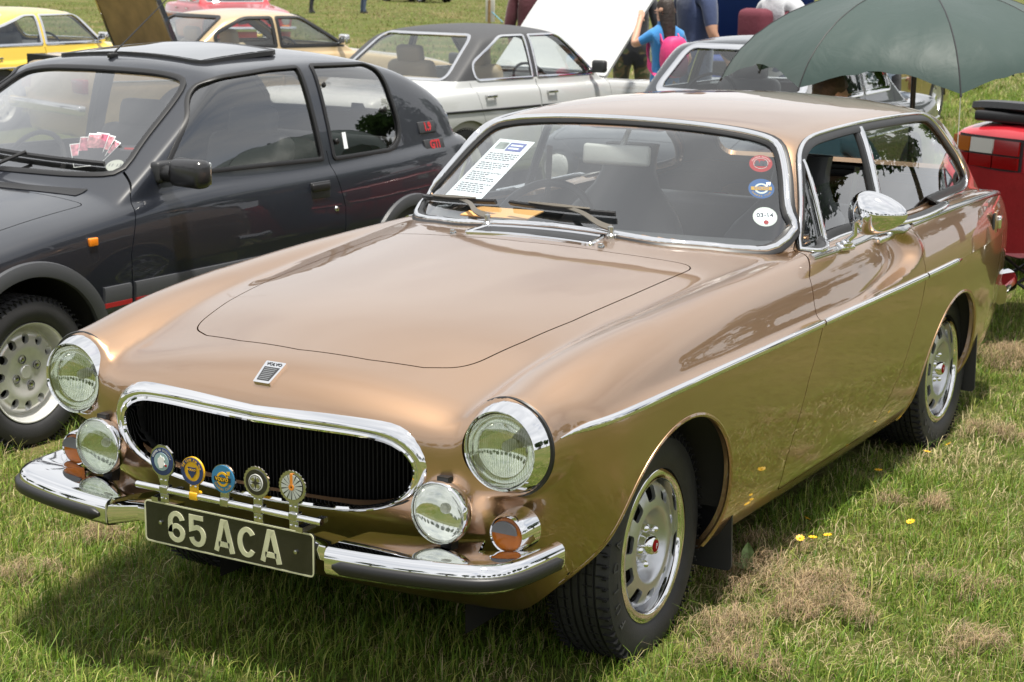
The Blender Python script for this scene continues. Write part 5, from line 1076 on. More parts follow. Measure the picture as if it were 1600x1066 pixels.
def red_coupe_tail():
    R = RC
    def ot(pts, off=0): q = np.asarray(pts, float); P = shoot(rc_phi, np.stack([q[:, 0], np.full(len(q), 4.9), q[:, 1]], -1), (0, -1, 0), 1.5); N = grad(rc_phi, P); return P+N*off, N
    xs = np.linspace(-.74, .74, 41)
    sp = []
    pr = [(-.12, .0), (-.12, .028), (.02, .055), (.07, .05), (.075, .015), (.03, -.02), (-.05, -.03)]
    V = []; F = []
    for x in xs:
        yb = 4.0-.12*(x/.74)**2; zb_ = .975-.02*(x/.74)**4
        for u, v in pr: V.append((x, yb+u*1.6, zb_+v))
    m_ = len(pr)
    for i in range(40):
        for k in range(m_): F.append((i*m_+k, (i+1)*m_+k, (i+1)*m_+(k+1)%m_, i*m_+(k+1)%m_))
    F += [tuple(range(m_)), tuple(40*m_+k for k in range(m_))]; obj('tail_spoiler', (V, F), M['plastic'], R)
    obj('spoiler_base', box((0, 3.98, .935), (1.30, .22, .06), .015), M['seal'], R)
    for s in (1, -1):
        e = empty('tail_lamp'); e.parent = R
        zs = [(.655, .725), (.735, .815)]; xs_ = [(.735, .600), (.588, .420), (.408, .225)]
        mts = [['red_lens', 'red_lens', 'red_lens'], ['amber', 'white_lens', 'red_lens']]
        P, N = ot([(s*x, z) for x in np.linspace(.76, .20, 9) for z in (.640, .83)]); V = P+N*.006; obj('lamp_surround', (np.concatenate([V, P-N*.03]), [(2*i, 2*i+1, 2*i+3, 2*i+2) for i in range(8)]), M['seal'], e)
        for r_i, (z0, z1) in enumerate(zs):
            for c_i, (x0, x1) in enumerate(xs_):
                q = [(s*(x0+(x1-x0)*t), z) for t in np.linspace(0, 1, 4) for z in (z0, z1)]; P, N = ot(q); V = np.concatenate([P+N*.016, P-N*.01]); n = 8
                F = [(2*i, 2*i+1, 2*i+3, 2*i+2) for i in range(3)]+[(0, 1, 9, 8), (6, 7, 15, 14)]+[(2*i, 2*i+2, 2*i+10, 2*i+8) for i in range(3)]+[(2*i+1, 2*i+3, 2*i+11, 2*i+9) for i in range(3)]
                obj('lens', (V, F), M[mts[r_i][c_i]], e)
    P, N = ot([(.50, .895)]); p = P[0]; e = empty('tail_badge'); e.parent = R; e.location = (p+N[0]*.004).tolist(); obj('script_mark', tube([(.012, .0, -.03), (.0, .0, .0), (-.016, .0, .02), (-.006, 0, .032), (.012, 0, .02), (.004, 0, .002), (.026, 0, .006)], .004, 6), M['dull_chrome'], e)
    obj('rear_bumper', box((0, 4.16, .50), (1.55, .16, .22), .05), M['red_paint'], R); obj('bumper_line', box((0, 4.235, .585), (1.50, .03, .022), .006), M['seal'], R)
    obj('rear_wiper', tube([(.15, 3.90, 1.0), (.14, 3.88, 1.03), (-.05, 3.5, 1.12), (-.2, 3.3, 1.15)], .008, 6), M['seal'], R); obj('washer_post', xf(lathe([(.02, 0), (.018, .04), (.001, .045)], 10, 'z'), (.18, 3.88, .985)), M['seal'], R)
red_coupe_tail()
# ================================================================== things in and around the cars
def flat_on(name, c, r, u, w, h, th, mt, parent=None):
    """thin slab centred at c with in-plane axes r, u"""
    c, r, u = np.array(c, float), unit(np.array(r, float)), unit(np.array(u, float)); n = np.cross(r, u)
    V = [c+r*a*w/2+u*b*h/2+n*t*th/2 for t in (-1, 1) for b in (-1, 1) for a in (-1, 1)]
    return obj(name, (V, [(0, 1, 3, 2), (4, 6, 7, 5), (0, 4, 5, 1), (2, 3, 7, 6), (0, 2, 6, 4), (1, 5, 7, 3)]), mt, parent, smooth=False)
def paper_sheet():
    def g(x, z): h = shoot(volvo_phi, np.array([[x, .9, z]]), (0, 1, 0), 1.6)[0]; return h-grad(volvo_phi, h[None])[0]*.016
    c = [g(-.585, 1.020), g(-.392, 1.028), g(-.300, 1.214), g(-.470, 1.212)]          # bl, br, tr, tl
    def P(u, v, off=0):
        q = (c[0]*(1-u)+c[1]*u)*(1-v)+(c[3]*(1-u)+c[2]*u)*v; n = unit(np.cross(c[1]-c[0], c[3]-c[0])); n = n if n[1] < 0 else -n; return q+n*off
    R = empty('information_sheet', P(.5, 0).tolist()); b = np.array(R.location); tag(R, 'white printed information sheet propped behind the bronze car windscreen', 'paper')
    V, F = grid(lambda u, v: P(u, v)-b, np.linspace(0, 1, 7), np.linspace(0, 1, 9)); obj('sheet', (V, F), M['paper'], R)
    def bar(name, u0, u1, v0, v1, mt):
        V, F = grid(lambda u, v: P(u, v, .0012)-b, (u0, u1), (v0, v1)); return (V, F)
    rnd = random.Random(3); L = []
    for i in range(21):
        v = .76-i*.031
        if i in (4, 9, 15): continue
        u = .10
        while u < (.90 if rnd.random() > .2 else .55):
            wd_ = rnd.uniform(.04, .12); L.append(bar('', u, min(u+wd_, .92), v, v+.011, None)); u += wd_+.022
    o = obj('printed_lines', merge(L), M['ink'], R, smooth=False); o['kind'] = 'stuff'
    obj('printed_photo', bar('', .10, .38, .84, .95, None), M['photo_ink'], R, smooth=False); obj('blue_heading', bar('', .42, .86, .82, .955, None), M['navy_ink'], R, smooth=False)
    obj('heading_lines', merge([bar('', .47, .80, .90, .925, None), bar('', .47, .76, .85, .875, None)]), M['paper'], R, smooth=False)
    obj('corner_mark', bar('', .44, .50, .03, .055, None), M['navy_ink'], R, smooth=False)
paper_sheet()
en = flat_on('envelope', (-.28, 1.745, .992), (1, .10, 0), (-.05, 1, .10), .235, .125, .004, M['manila']); tag(en, 'brown manila envelope lying on the dashboard behind the wipers', 'envelope')
pc = obj('folded_rug', merge([box((.24, 3.02, .615), (.34, .24, .03), .012), box((.23, 3.03, .64), (.30, .20, .025), .010)]), None or M['paper']); 
def plaid():
    m = bpy.data.materials.new('plaid_rug'); m.use_nodes = True; t = m.node_tree; b = t.nodes['Principled BSDF']; b.inputs['Roughness'].default_value = .9
    tc = t.nodes.new('ShaderNodeTexCoord'); w1 = t.nodes.new('ShaderNodeTexWave'); w2 = t.nodes.new('ShaderNodeTexWave'); w2.bands_direction = 'Y'
    for w in (w1, w2): w.inputs['Scale'].default_value = 9; t.links.new(tc.outputs['Object'], w.inputs['Vector'])
    r = t.nodes.new('ShaderNodeValToRGB'); r.color_ramp.elements[0].color = (.45, .03, .03, 1); r.color_ramp.elements[1].color = (.7, .68, .6, 1); r.color_ramp.interpolation = 'CONSTANT'; r.color_ramp.elements[1].position = .6
    mx_ = t.nodes.new('ShaderNodeMix'); mx_.data_type = 'RGBA'; mx_.blend_type = 'MULTIPLY'; mx_.inputs[0].default_value = .8
    t.links.new(w1.outputs[0], r.inputs[0]); t.links.new(r.outputs[0], mx_.inputs[6]); t.links.new(w2.outputs[0], mx_.inputs[7]); t.links.new(mx_.outputs[2], b.inputs['Base Color']); return m
pc.data.materials.clear(); pc.data.materials.append(plaid()); tag(pc, 'folded red and white checked rug on the rear seat of the bronze car', 'rug')
# leaflets fanned out on the hatchback's dashboard
def leaflets():
    a = -HB_PSI; o = np.array(hb_origin()); c0 = np.array([.36, 1.40, .945])
    cols = [(.55, .20, .26), (.48, .16, .22), (.60, .28, .32), (.42, .12, .18), (.58, .24, .28), (.50, .2, .25)]
    for i in range(6):
        t = math.radians(-50+i*20); r = np.array([math.cos(t), -math.sin(t)*.35, -.12*math.sin(t)]); u = np.array([math.sin(t), math.cos(t)*.45, .80*math.cos(t)+.10])
        c = c0+u*.085+np.array([0, .004*i, .004*i]); W = lambda v: Rz(a)@np.array(v)
        e = empty('leaflet', (Rz(a)@(c0+np.array([0, .004*i, .004*i]))+o).tolist()); cw = Rz(a)@c+o-np.array(e.location)
        mt = mat('leaflet_print', cols[i], rough=.6, noise=(60, .6)); r2, u2 = W(r), W(u-np.dot(u, r)*r)
        flat_on('card', cw, r2, u2, .075, .125, .0012, M['paper'], e); n = unit(np.cross(unit(r2), unit(u2))); n = n if n[1] < 0 else -n
        flat_on('print', cw+unit(u2)*.028+n*.0012, r2, u2, .068, .058, .0006, mt, e); flat_on('dark_band', cw-unit(u2)*.030+n*.0012, r2, u2, .068, .056, .0006, M['ink'], e)
        tag(e, ['leftmost', 'second', 'third', 'fourth', 'fifth', 'rightmost'][i]+' small pink leaflet of the fan on the hatchback dashboard', 'leaflet', 'leaflets fanned behind the hatchback windscreen')
leaflets()
def hatch_stickers():
    def g(x, z): h = shoot(hphi, np.array([[x, .6, z]]), (0, 1, 0), 1.6)[0]; n = grad(hphi, h[None])[0]; return h-n*.0095, n
    for nm, x, z, rad in (('tax_disc', .545, .985, .037),):
        p, n = g(x, z); r = unit(np.cross([0, 0, 1.], n)); r = -r if r[0] < 0 else r; u = np.cross(r, n); u = u if u[2] > 0 else -u
        V = [p+r*rad*math.cos(t)+u*rad*math.sin(t) for t in np.linspace(0, 2*PI, 25)[:-1]]; o = obj(nm, (V, [tuple(range(24))]), M['sticker_pale'], HATCH, smooth=False)
        tx, F = text_mesh('11 13', .026, .0002); obj('disc_lettering', (np.array([p+n*.0012+r*q[0]+u*q[1] for q in tx]), F), M['ink'], o, smooth=False)
    p, n = g(.545, 1.045); r = unit(np.cross([0, 0, 1.], n)); r = -r if r[0] < 0 else r; u = np.cross(r, n); u = u if u[2] > 0 else -u
    V = [p+r*a*.05+u*b*.018 for a, b in ((-1, -1), (1, -1), (1, 1), (-1, 1))]; o = obj('windscreen_label', (V, [(0, 1, 2, 3)]), M['ink'], HATCH, smooth=False); V = [p+n*.001+r*a*.035+u*(b*.006-.004) for a, b in ((-1, -1), (1, -1), (1, 1), (-1, 1))]; obj('label_print', (V, [(0, 1, 2, 3)]), M['sticker_red'], o, smooth=False)
    P, N = on_side(hphi, [(2.665, .985)], 1, -.003); q = P[0]; o = obj('window_sticker', xf(box((0, 0, 0), (.001, .028, .075)), q, Ry(-.2)), M['paper'], HATCH, smooth=False)
    for y, z in ((2.60, 1.235), (2.60, .985), (3.02, 1.10)):
        P, N = on_side(hphi, [(y, z)], 1, .002); obj('window_catch', xf(lathe([(.001, .008), (.012, .006), (.014, 0)], 14, 'x'), P[0]), M['seal'], HATCH)
hatch_stickers()
# ---------------------------------------------------------------- umbrella
def umbrella_mat():
    m = bpy.data.materials.new('green_nylon'); m.use_nodes = True; t = m.node_tree; t.nodes.clear(); o = t.nodes.new('ShaderNodeOutputMaterial')
    p = t.nodes.new('ShaderNodeBsdfPrincipled'); p.inputs['Base Color'].default_value = (.032, .060, .054, 1); p.inputs['Roughness'].default_value = .48; p.inputs['Sheen Weight'].default_value = .2; p.inputs['Specular IOR Level'].default_value = .4
    tr = t.nodes.new('ShaderNodeBsdfTranslucent'); tr.inputs[0].default_value = (.035, .07, .06, 1); mx_ = t.nodes.new('ShaderNodeMixShader'); mx_.inputs[0].default_value = .22
    tc = t.nodes.new('ShaderNodeTexCoord'); n = t.nodes.new('ShaderNodeTexNoise'); n.inputs['Scale'].default_value = 6; n.inputs['Detail'].default_value = 5; n.inputs['Distortion'].default_value = 1.2; b = t.nodes.new('ShaderNodeBump'); b.inputs['Strength'].default_value = .18; b.inputs['Distance'].default_value = .02
    t.links.new(tc.outputs['Object'], n.inputs['Vector']); t.links.new(n.outputs[0], b.inputs['Height']); t.links.new(b.outputs[0], p.inputs['Normal'])
    t.links.new(p.outputs[0], mx_.inputs[1]); t.links.new(tr.outputs[0], mx_.inputs[2]); t.links.new(mx_.outputs[0], o.inputs[0]); return m
M['nylon'] = umbrella_mat()
def umbrella():
    cx, cy, zr, zt, Rr = -.10, 5.32, 1.245, 1.70, .935
    R = empty('umbrella', (cx, cy, 0)); tag(R, 'large dark green umbrella opened behind the bronze car', 'umbrella')
    v = np.array([-.306, .952]); lf = np.array([-.952, -.306]); t0 = math.radians(12.7); d0 = lf*math.cos(t0)-v*math.sin(t0); a0 = math.atan2(d0[1], d0[0])
    na, nr = 96, 22; V = []; F = []; rn = np.random.default_rng(4); wr = rn.normal(0, 1, (na, nr))
    for i in range(na):
        k = i/na*8; fr = k-math.floor(k); sag = math.sin(PI*fr); a = a0+2*PI*i/na
        for j in range(nr):
            s = j/(nr-1); s2 = s*(1-.11*sag*s); rad = Rr*math.sin(s*1.32)/math.sin(1.32)*(1+.9*(math.cos(PI/8)/math.cos((fr-.5)*PI/4)-1)*min(1, s*2.5))*(1-.035*sag*s*s); z = zt-(zt-zr)*(1-math.cos(s2*1.32))/(1-math.cos(1.32))
            z -= .045*sag*s*(1-s)*2; z += .0016*wr[i, j]*s+.006*math.sin(fr*PI*8+s*9)*s*s*s*sag
            V.append((rad*math.cos(a), rad*math.sin(a), z))
    for i in range(na):
        for j in range(nr-1): F.append((i*nr+j, ((i+1)%na)*nr+j, ((i+1)%na)*nr+j+1, i*nr+j+1))
    V = np.array(V)
    for g in range(8):
        ids = [(g*12+q)%na for q in range(13)]; sub = {}; vv = []; ff = []
        for q, i in enumerate(ids):
            for j in range(nr): vv.append(V[i*nr+j])
        for q in range(12):
            for j in range(nr-1): ff.append((q*nr+j, (q+1)*nr+j, (q+1)*nr+j+1, q*nr+j+1))
        obj('canopy_panel', (vv, ff), M['nylon'], R, ang=75)
        i = g*12; P = V[i*nr:(i+1)*nr]; obj('rib', tube(P-np.array([0, 0, .001]), .0035, 5), M['seal'], R); tip = P[-1]; obj('rib_tip', tube([tip, tip+(tip-P[-2])*.35], .006, 6), M['seal'], R)
        a = a0+2*PI*g/8; obj('strut', tube([(0, 0, 1.36), P[11]-np.array([0, 0, .008])], .003, 5), M['dull_chrome'], R)
    obj('pole', tube([(0, 0, .02), (0, 0, .9), (0, 0, zt+.03)], .013, 10), M['seal'], R); obj('runner', lathe([(.022, 1.33), (.022, 1.40), (.014, 1.41)], 14, 'z'), M['seal'], R)
    tp = V[((2*12)%na)*nr+nr-1]; obj('hanging_cord', tube([tp, tp-np.array([0, 0, .35]), tp+np.array([.002, .01, -.72])], .0022, 5), M['sticker_pale'], R)
umbrella()
# ---------------------------------------------------------------- folding chairs
def camp_chair(loc, rz, label):
    """seat opens towards local -y; back towards +y"""
    R = empty('folding_chair', loc, rz); tag(R, label, 'chair', 'red folding chairs')
    w, d = .30, .25
    def cloth(name, fn, nu=15, nv=13): V, F = grid(fn, np.linspace(0, 1, nu), np.linspace(0, 1, nv)); V = np.array(V); F2 = [tuple(i+len(V) for i in f[::-1]) for f in F]; nrm = .004; return obj(name, (np.concatenate([V, V+np.array([0, .006, -.004])]), F+F2), M['red_fabric'], R, ang=80, recalc=False)
    cloth('seat', lambda u, v: ((2*u-1)*w*.92, -d+2*d*v, .42-.075*math.sin(PI*u)*(.6+.4*math.sin(PI*v))-.03*v+.006*math.sin(17*u+9*v)))
    cloth('backrest', lambda u, v: ((2*u-1)*(w+.015), d+.02+.15*v+.05*math.sin(PI*u), .38+.44*v-.022*math.sin(PI*u)*v+.005*math.sin(13*v+7*u)))
    for s in (-1, 1):
        obj('leg', tube([(s*w, -d-.04, .02), (-s*w*.0, -d*.5-.02, .22), (-s*w, -d+.02, .43)], .009, 8), M['seal'], R)
        obj('leg', tube([(s*w, d+.06, .02), (0, d+.05, .22), (-s*w, d+.02, .42)], .009, 8), M['seal'], R)
        obj('leg', tube([(s*(w+.01), -d-.03, .03), (s*(w+.015), 0, .22), (s*(w+.01), d+.04, .42)], .009, 8), M['seal'], R); obj('leg', tube([(s*(w+.02), d+.07, .03), (s*(w+.02), 0, .23), (s*(w+.015), -d, .44), (s*(w+.02), -d-.02, .60)], .009, 8), M['seal'], R)
        obj('back_post', tube([(s*(w+.005), d+.02, .40), (s*(w+.01), d+.10, .62), (s*(w+.015), d+.17, .83)], .010, 8), M['seal'], R)
        obj('arm_rest', grid(lambda u, v: (s*(w+.02+.05*(u-.5)), -d-.02+(2*d+.10)*v, .605+.02*math.sin(PI*v)*-1), np.linspace(0, 1, 5), np.linspace(0, 1, 9)), M['red_fabric'], R)
        for y in (-d-.04, d+.06): obj('foot', lathe([(.020, 0), (.020, .018), (.012, .026)], 10, 'z', (s*w, y, .012)), M['seal'], R)
    return R
camp_chair((.29, 6.02, .01), PI+.25, 'red fabric folding chair with black crossed legs at the right edge')
camp_chair((-.36, 5.00, .01), PI+.36, 'red fabric folding chair under the green umbrella, seen through the side window')
# ---------------------------------------------------------------- sign on a stake
sg = empty('notice_board', (-8.8, 15.6, 0), -.45); tag(sg, 'small grey notice board on a wooden stake beyond the white saloon', 'sign')
obj('board', box((0, 0, 1.19), (.19, .015, .27), .003), mat('weathered_board', (.50, .49, .44), rough=.8, noise=(8, .1)), sg); obj('stake', box((.0, -.012, .66), (.04, .02, 1.32)), mat('stake_wood', (.30, .19, .08), rough=.85, noise=(20, .3)), sg); obj('tie_string', tube([(.05, -.01, 1.18), (.16, -.01, 1.13), (.32, -.02, 1.06)], .006, 5), mat('blue_string', (.12, .30, .40), rough=.8), sg)
# ================================================================== people
SKIN = mat('skin', (.50, .28, .19), rough=.55, noise=(14, .06)); M['skin'] = SKIN
def cloth_mat(n, c, sc=22): return mat(n, c, rough=.88, sheen=.25, noise=(5, .12), bump=(sc, .5))
def skin_body(name, verts, edges, rad, segm, mats, parent, root=0):
    """one continuous figure grown on a skeleton; segm: material index per edge"""
    me = bpy.data.meshes.new('skeleton'); me.from_pydata(verts, edges, []); o = bpy.data.objects.new('skeleton', me); COL.objects.link(o)
    md = o.modifiers.new('s', 'SKIN'); sv = me.skin_vertices[0].data
    for i, r in enumerate(rad): sv[i].radius = r if isinstance(r, tuple) else (r, r); sv[i].use_root = i == root
    md.use_smooth_shade = True; s2 = o.modifiers.new('d', 'SUBSURF'); s2.levels = 2; s2.render_levels = 2
    dg = bpy.context.evaluated_depsgraph_get(); ev = bpy.data.meshes.new_from_object(o.evaluated_get(dg)); ev.name = name
    n = len(ev.polygons); c = np.zeros(n*3); ev.polygons.foreach_get('center', c); c = c.reshape(-1, 3); P = np.array(verts); best = np.full(n, 1e9); mi = np.zeros(n, int)
    for (a, b), m_ in zip(edges, segm):
        A, B = P[a], P[b]; e = B-A; t = np.clip(((c-A)@e)/(e@e+1e-9), 0, 1); r = np.array([(rad[q][0] if isinstance(rad[q], tuple) else rad[q]) for q in (a, b)]); d = np.linalg.norm(c-A-t[:, None]*e, axis=1)-(r[0]*(1-t)+r[1]*t); k = d < best; best = np.where(k, d, best); mi = np.where(k, m_, mi)
    for m_ in mats: ev.materials.append(m_)
    ev.polygons.foreach_set('material_index', mi.astype(np.int32)); ev.polygons.foreach_set('use_smooth', np.ones(n, dtype=bool)); ev.update()
    bpy.data.objects.remove(o); bpy.data.meshes.remove(me)
    b = bpy.data.objects.new(name, ev); COL.objects.link(b); b.parent = parent; return b
def person(loc, rz, label, top, bottom, hair=(.03, .02, .015), h=1.72, arms=None, legs=None, shoes=(.05, .05, .05), sleeve=.5, short=False, hair_len=0, wide=1.0, seated=False, lean=0., cap=False):
    """faces local -y. arms: {+1: (elbow, wrist), -1: ...}"""
    R = empty('person', loc, rz); tag(R, label, 'person', 'visitors among the cars'); k = h/1.72
    V = []; E = []; RD = []; SG = []
    def add(p, r, par=None, m_=0): V.append(tuple(np.array(p)*k)); RD.append(tuple(np.array(r)*k) if isinstance(r, tuple) else r*k); i = len(V)-1; (E.append((par, i)), SG.append(m_)) if par is not None else None; return i
    SH, TR, SKN, SHO = 0, 1, 2, 3; zp = .55 if seated else .94; dz = zp-.94; L_ = lambda z: lean*(z-.94)
    pel = add((0, 0, zp), (.155*wide, .115*wide)); wa = add((0, L_(1.1), 1.10+dz), (.145*wide, .105*wide), pel, SH); ch = add((0, L_(1.28), 1.28+dz), (.165*wide, .12*wide), wa, SH); ns = add((0, L_(1.42), 1.425+dz), (.105, .085), ch, SH)
    nk = add((0, L_(1.5)-.005, 1.50+dz), .053, ns, SKN); hb = add((0, L_(1.56)-.025, 1.565+dz), (.070, .078), nk, SKN); hm = add((0, L_(1.63)-.02, 1.635+dz), (.076, .092), hb, SKN); ht = add((0, L_(1.69)-.012, 1.690+dz), (.058, .070), hm, SKN)
    nose = add((0, L_(1.6)-.125, 1.605+dz), .011, hb, SKN)
    for s in (1, -1):
        add((s*.083, L_(1.6)-.005, 1.61+dz), .014, hm, SKN)
        sh = add((s*.165*wide, L_(1.4), 1.395+dz), .068*wide, ns, SH)
        el, wr = (arms or {}).get(s, ((s*.235, .03, 1.12+dz), (s*.245, -.07, .90+dz))); el = np.array(el); wr = np.array(wr); S = np.array(V[sh])/k
        mid = add(S*(1-sleeve)+el*sleeve, .050*wide, sh, SH); ei = add(el, .042, mid, SH if sleeve >= .95 else SKN); fm = add(el*.55+wr*.45, .038, ei, SH if sleeve > 1.2 else SKN); wi = add(wr, .027, fm, SKN)
        d = unit(wr-el); pm = add(wr+d*.055, (.036, .018), wi, SKN); side = unit(np.cross(d, [0, 1., .2])); 
        for q in range(4):
            b0 = wr+d*.085+side*(.024-.016*q); f1 = add(b0, .0095, pm, SKN); l_ = (.032, .038, .035, .026)[q]; f2 = add(b0+d*l_+np.array([0, -.006, 0]), .0088, f1, SKN); add(b0+d*(l_*1.75)+np.array([0, -.018, 0]), .0078, f2, SKN)
        t1 = add(wr+d*.035+side*.035+np.array([0, -.012, 0]), .011, pm, SKN); add(wr+d*.065+side*.050+np.array([0, -.022, 0]), .0095, t1, SKN)
        hp = add((s*.09*wide, 0, (.885 if not seated else zp-.01)), (.095*wide, .095*wide), pel, TR)
        kn, an = (legs or {}).get(s, ((s*.105, -.02, .50), (s*.11, .03, .10))) if not seated else ((s*.13, -.42, .50), (s*.14, -.42, .10)); kn = np.array(kn); an = np.array(an)
        th_ = add(np.array([s*.09*wide, 0, .885 if not seated else zp-.01])*.45+kn*.55, .074*wide, hp, TR); ki = add(kn, .056, th_, SKN if short else TR); ca = add(kn*.6+an*.4+np.array([0, .015, 0]), .054, ki, SKN if short else TR); ai = add(an, .040, ca, SKN if short else TR); add(an+np.array([0, -.13, -.055]), (.042, .030), ai, SHO); add(an+np.array([0, .045, -.06]), .030, ai, SHO)
    mats = [top, bottom, SKIN, mat('shoe', shoes, rough=.6)]
    skin_body('body', V, E, RD, SG, mats, R)
    hc = np.array([0, L_(1.63)-.012, 1.648+dz])*k; hm_ = mat('hair', hair, rough=.6, bump=(60, .6), noise=(30, .3))
    def hf(u, v):
        a = 2*PI*u; t = v*PI*.62; fr = .5-.5*math.cos(a-PI/2+PI)      # less at the face
        t = v*PI*(.40+.24*(.5+.5*math.sin(a))); r = np.array([.083, .102, .088])*k*(1+.03*math.sin(9*a+6*v)); q = np.array([math.cos(a)*math.sin(t), math.sin(a)*math.sin(t), math.cos(t)]); p = hc+q*r
        if hair_len and math.sin(a) > .0: p = p+np.array([0, .03, -hair_len])*max(0, v-.55)/.45*max(0, math.sin(a))
        return p
    Vv, Ff = grid(hf, np.linspace(0, 1, 29)[:-1], np.linspace(.001, 1, 12), True); obj('hair', (Vv, Ff), hm_, R)
    for s in (1, -1): obj('eye', lathe([(.0105*math.sin(t)*k, -.0105*math.cos(t)*k) for t in np.linspace(0, PI, 7)], 10, 'y', tuple(hc+np.array([s*.031, -.082, -.020])*k)), M['white_lens'], R)
    return R
navy = cloth_mat('navy_tshirt', (.028, .045, .11)); khaki = cloth_mat('khaki_cotton', (.28, .20, .10)); blue = cloth_mat('bright_blue_tshirt', (.03, .20, .48)); maroon = cloth_mat('maroon_fleece', (.085, .018, .028)); dark = cloth_mat('dark_cloth', (.02, .022, .03)); pale = cloth_mat('pale_grey_shirt', (.46, .47, .50)); denim = cloth_mat('denim', (.06, .09, .16)); teal = cloth_mat('teal_top', (.05, .13, .17))
def camo_mat():
    m = cloth_mat('camouflage', (.10, .10, .05)); t = m.node_tree; b = t.nodes['Principled BSDF']; tc = t.nodes.new('ShaderNodeTexCoord'); v = t.nodes.new('ShaderNodeTexNoise'); v.inputs['Scale'].default_value = 9; v.inputs['Detail'].default_value = 1; r = t.nodes.new('ShaderNodeValToRGB'); r.color_ramp.interpolation = 'CONSTANT'
    r.color_ramp.elements[0].color = (.025, .025, .015, 1); r.color_ramp.elements[1].position = .44; r.color_ramp.elements[1].color = (.10, .075, .035, 1); e = r.color_ramp.elements.new(.53); e.color = (.055, .07, .03, 1); e = r.color_ramp.elements.new(.61); e.color = (.20, .16, .09, 1)
    t.links.new(tc.outputs['Object'], v.inputs['Vector']); t.links.new(v.outputs[0], r.inputs[0]); t.links.new(r.outputs[0], b.inputs['Base Color']); return m
camo = camo_mat()
gp_ = person((-3.70, 9.98, 0), PI+.95, 'person in bright blue t-shirt and khaki shorts wearing a pink rucksack', blue, khaki, hair=(.022, .013, .010), h=1.50, wide=.88, short=True, hair_len=.34, arms={1: ((.28, -.10, 1.30), (.16, -.22, 1.50)), -1: ((-.26, -.02, 1.16), (-.22, -.20, 1.02))}, sleeve=.6)
person((-3.85, 10.85, 0), PI-.55, 'person in navy t-shirt standing with arms down beside the pink rucksack', navy, denim, h=1.84, wide=1.16, sleeve=.72, arms={-1: ((-.285, .02, 1.13), (-.30, -.12, .93))})
person((-5.02, 12.0, 0), PI+.6, 'person in dark top and camouflage trousers half hidden by the raised white bonnet', dark, camo, h=1.76, wide=1.05, sleeve=.75)
person((-6.42, 12.55, 0), PI+.2, 'person in maroon jacket standing beyond the white saloon roof', maroon, dark, h=1.78, wide=1.15, sleeve=1.4)
person((-2.72, 10.0, 0), PI-.4, 'person in pale grey shirt with a maroon bag strap near the umbrella', pale, denim, h=1.80, wide=1.05, sleeve=.6)
person((-2.20, 10.9, 0), PI+.3, 'person in light blue shirt partly behind the green umbrella', cloth_mat('light_blue_shirt', (.34, .42, .55)), dark, h=1.76, sleeve=1.3)
person((-33.2, 44.3, 0), 2.4, 'distant person in black trousers at the top left of the field', dark, dark, h=1.75, sleeve=1.3)
person((-31.9, 45.4, 0), 2.6, 'distant person in grey jacket beside the one in black', cloth_mat('grey_jacket', (.20, .20, .21)), denim, h=1.75, sleeve=1.3)
person((-.36, 4.95, .0), PI-.15, 'seated person in teal top with short brown hair under the umbrella', teal, denim, hair=(.055, .032, .016), h=1.66, seated=True, lean=.10, sleeve=1.3, arms={1: ((.26, -.08, .78), (.20, -.30, .68)), -1: ((-.26, -.08, .78), (-.20, -.30, .68))})
def rucksack():
    R = empty('rucksack', (-3.70, 9.98, 0), PI+.95); tag(R, 'pink rucksack with dark mesh panel on the back of the blue t-shirt', 'rucksack'); k = 1.50/1.72
    def sh(a, b, c): return grid(lambda u, v: np.array([a*np.sign(math.cos(u))*abs(math.cos(u))**.6*math.sin(v)**.6, b*np.sign(math.sin(u))*abs(math.sin(u))**.7*math.sin(v)**.5, -c*math.cos(v)]), np.linspace(0, 2*PI, 25)[:-1], np.linspace(.02, PI-.02, 14), True)
    pk = mat('pink_nylon', (.62, .035, .17), rough=.6, bump=(25, .4)); obj('bag', xf(sh(.115, .085, .165), (0, .155, 1.20*k)), pk, R); obj('front_pocket', xf(sh(.085, .04, .10), (0, .225, 1.14*k)), mat('dark_mesh', (.10, .02, .05), rough=.8), R)
    for s in (1, -1): obj('strap', sweep(smoothpath([(s*.075, .09, 1.15), (s*.10, .0, 1.245), (s*.095, -.105, 1.14), (s*.10, -.08, .98), (s*.10, .07, .90)], 20), (s*.3, -.4, .6), [(-.024, -.004), (-.024, .005), (.024, .005), (.024, -.004)], False), pk, R)
rucksack()
def shoulder_bag():
    R = empty('shoulder_bag', (-2.72, 10.0, 0), PI-.4); tag(R, 'maroon bag slung over the pale grey shirt', 'bag')
    mm = mat('maroon_canvas', (.12, .02, .035), rough=.85, bump=(30, .3)); obj('bag', xf(box((0, 0, 0), (.30, .16, .40), .06), (.05, .22, 1.25)), mm, R); obj('strap', sweep(smoothpath([(-.12, .14, 1.30), (-.13, .0, 1.47), (-.10, -.14, 1.30), (.05, -.165, 1.12), (.19, -.06, 1.02), (.16, .14, 1.08)], 24), (0, 0, 1), [(-.03, -.004), (-.03, .006), (.03, .006), (.03, -.004)], False), mm, R)
shoulder_bag()
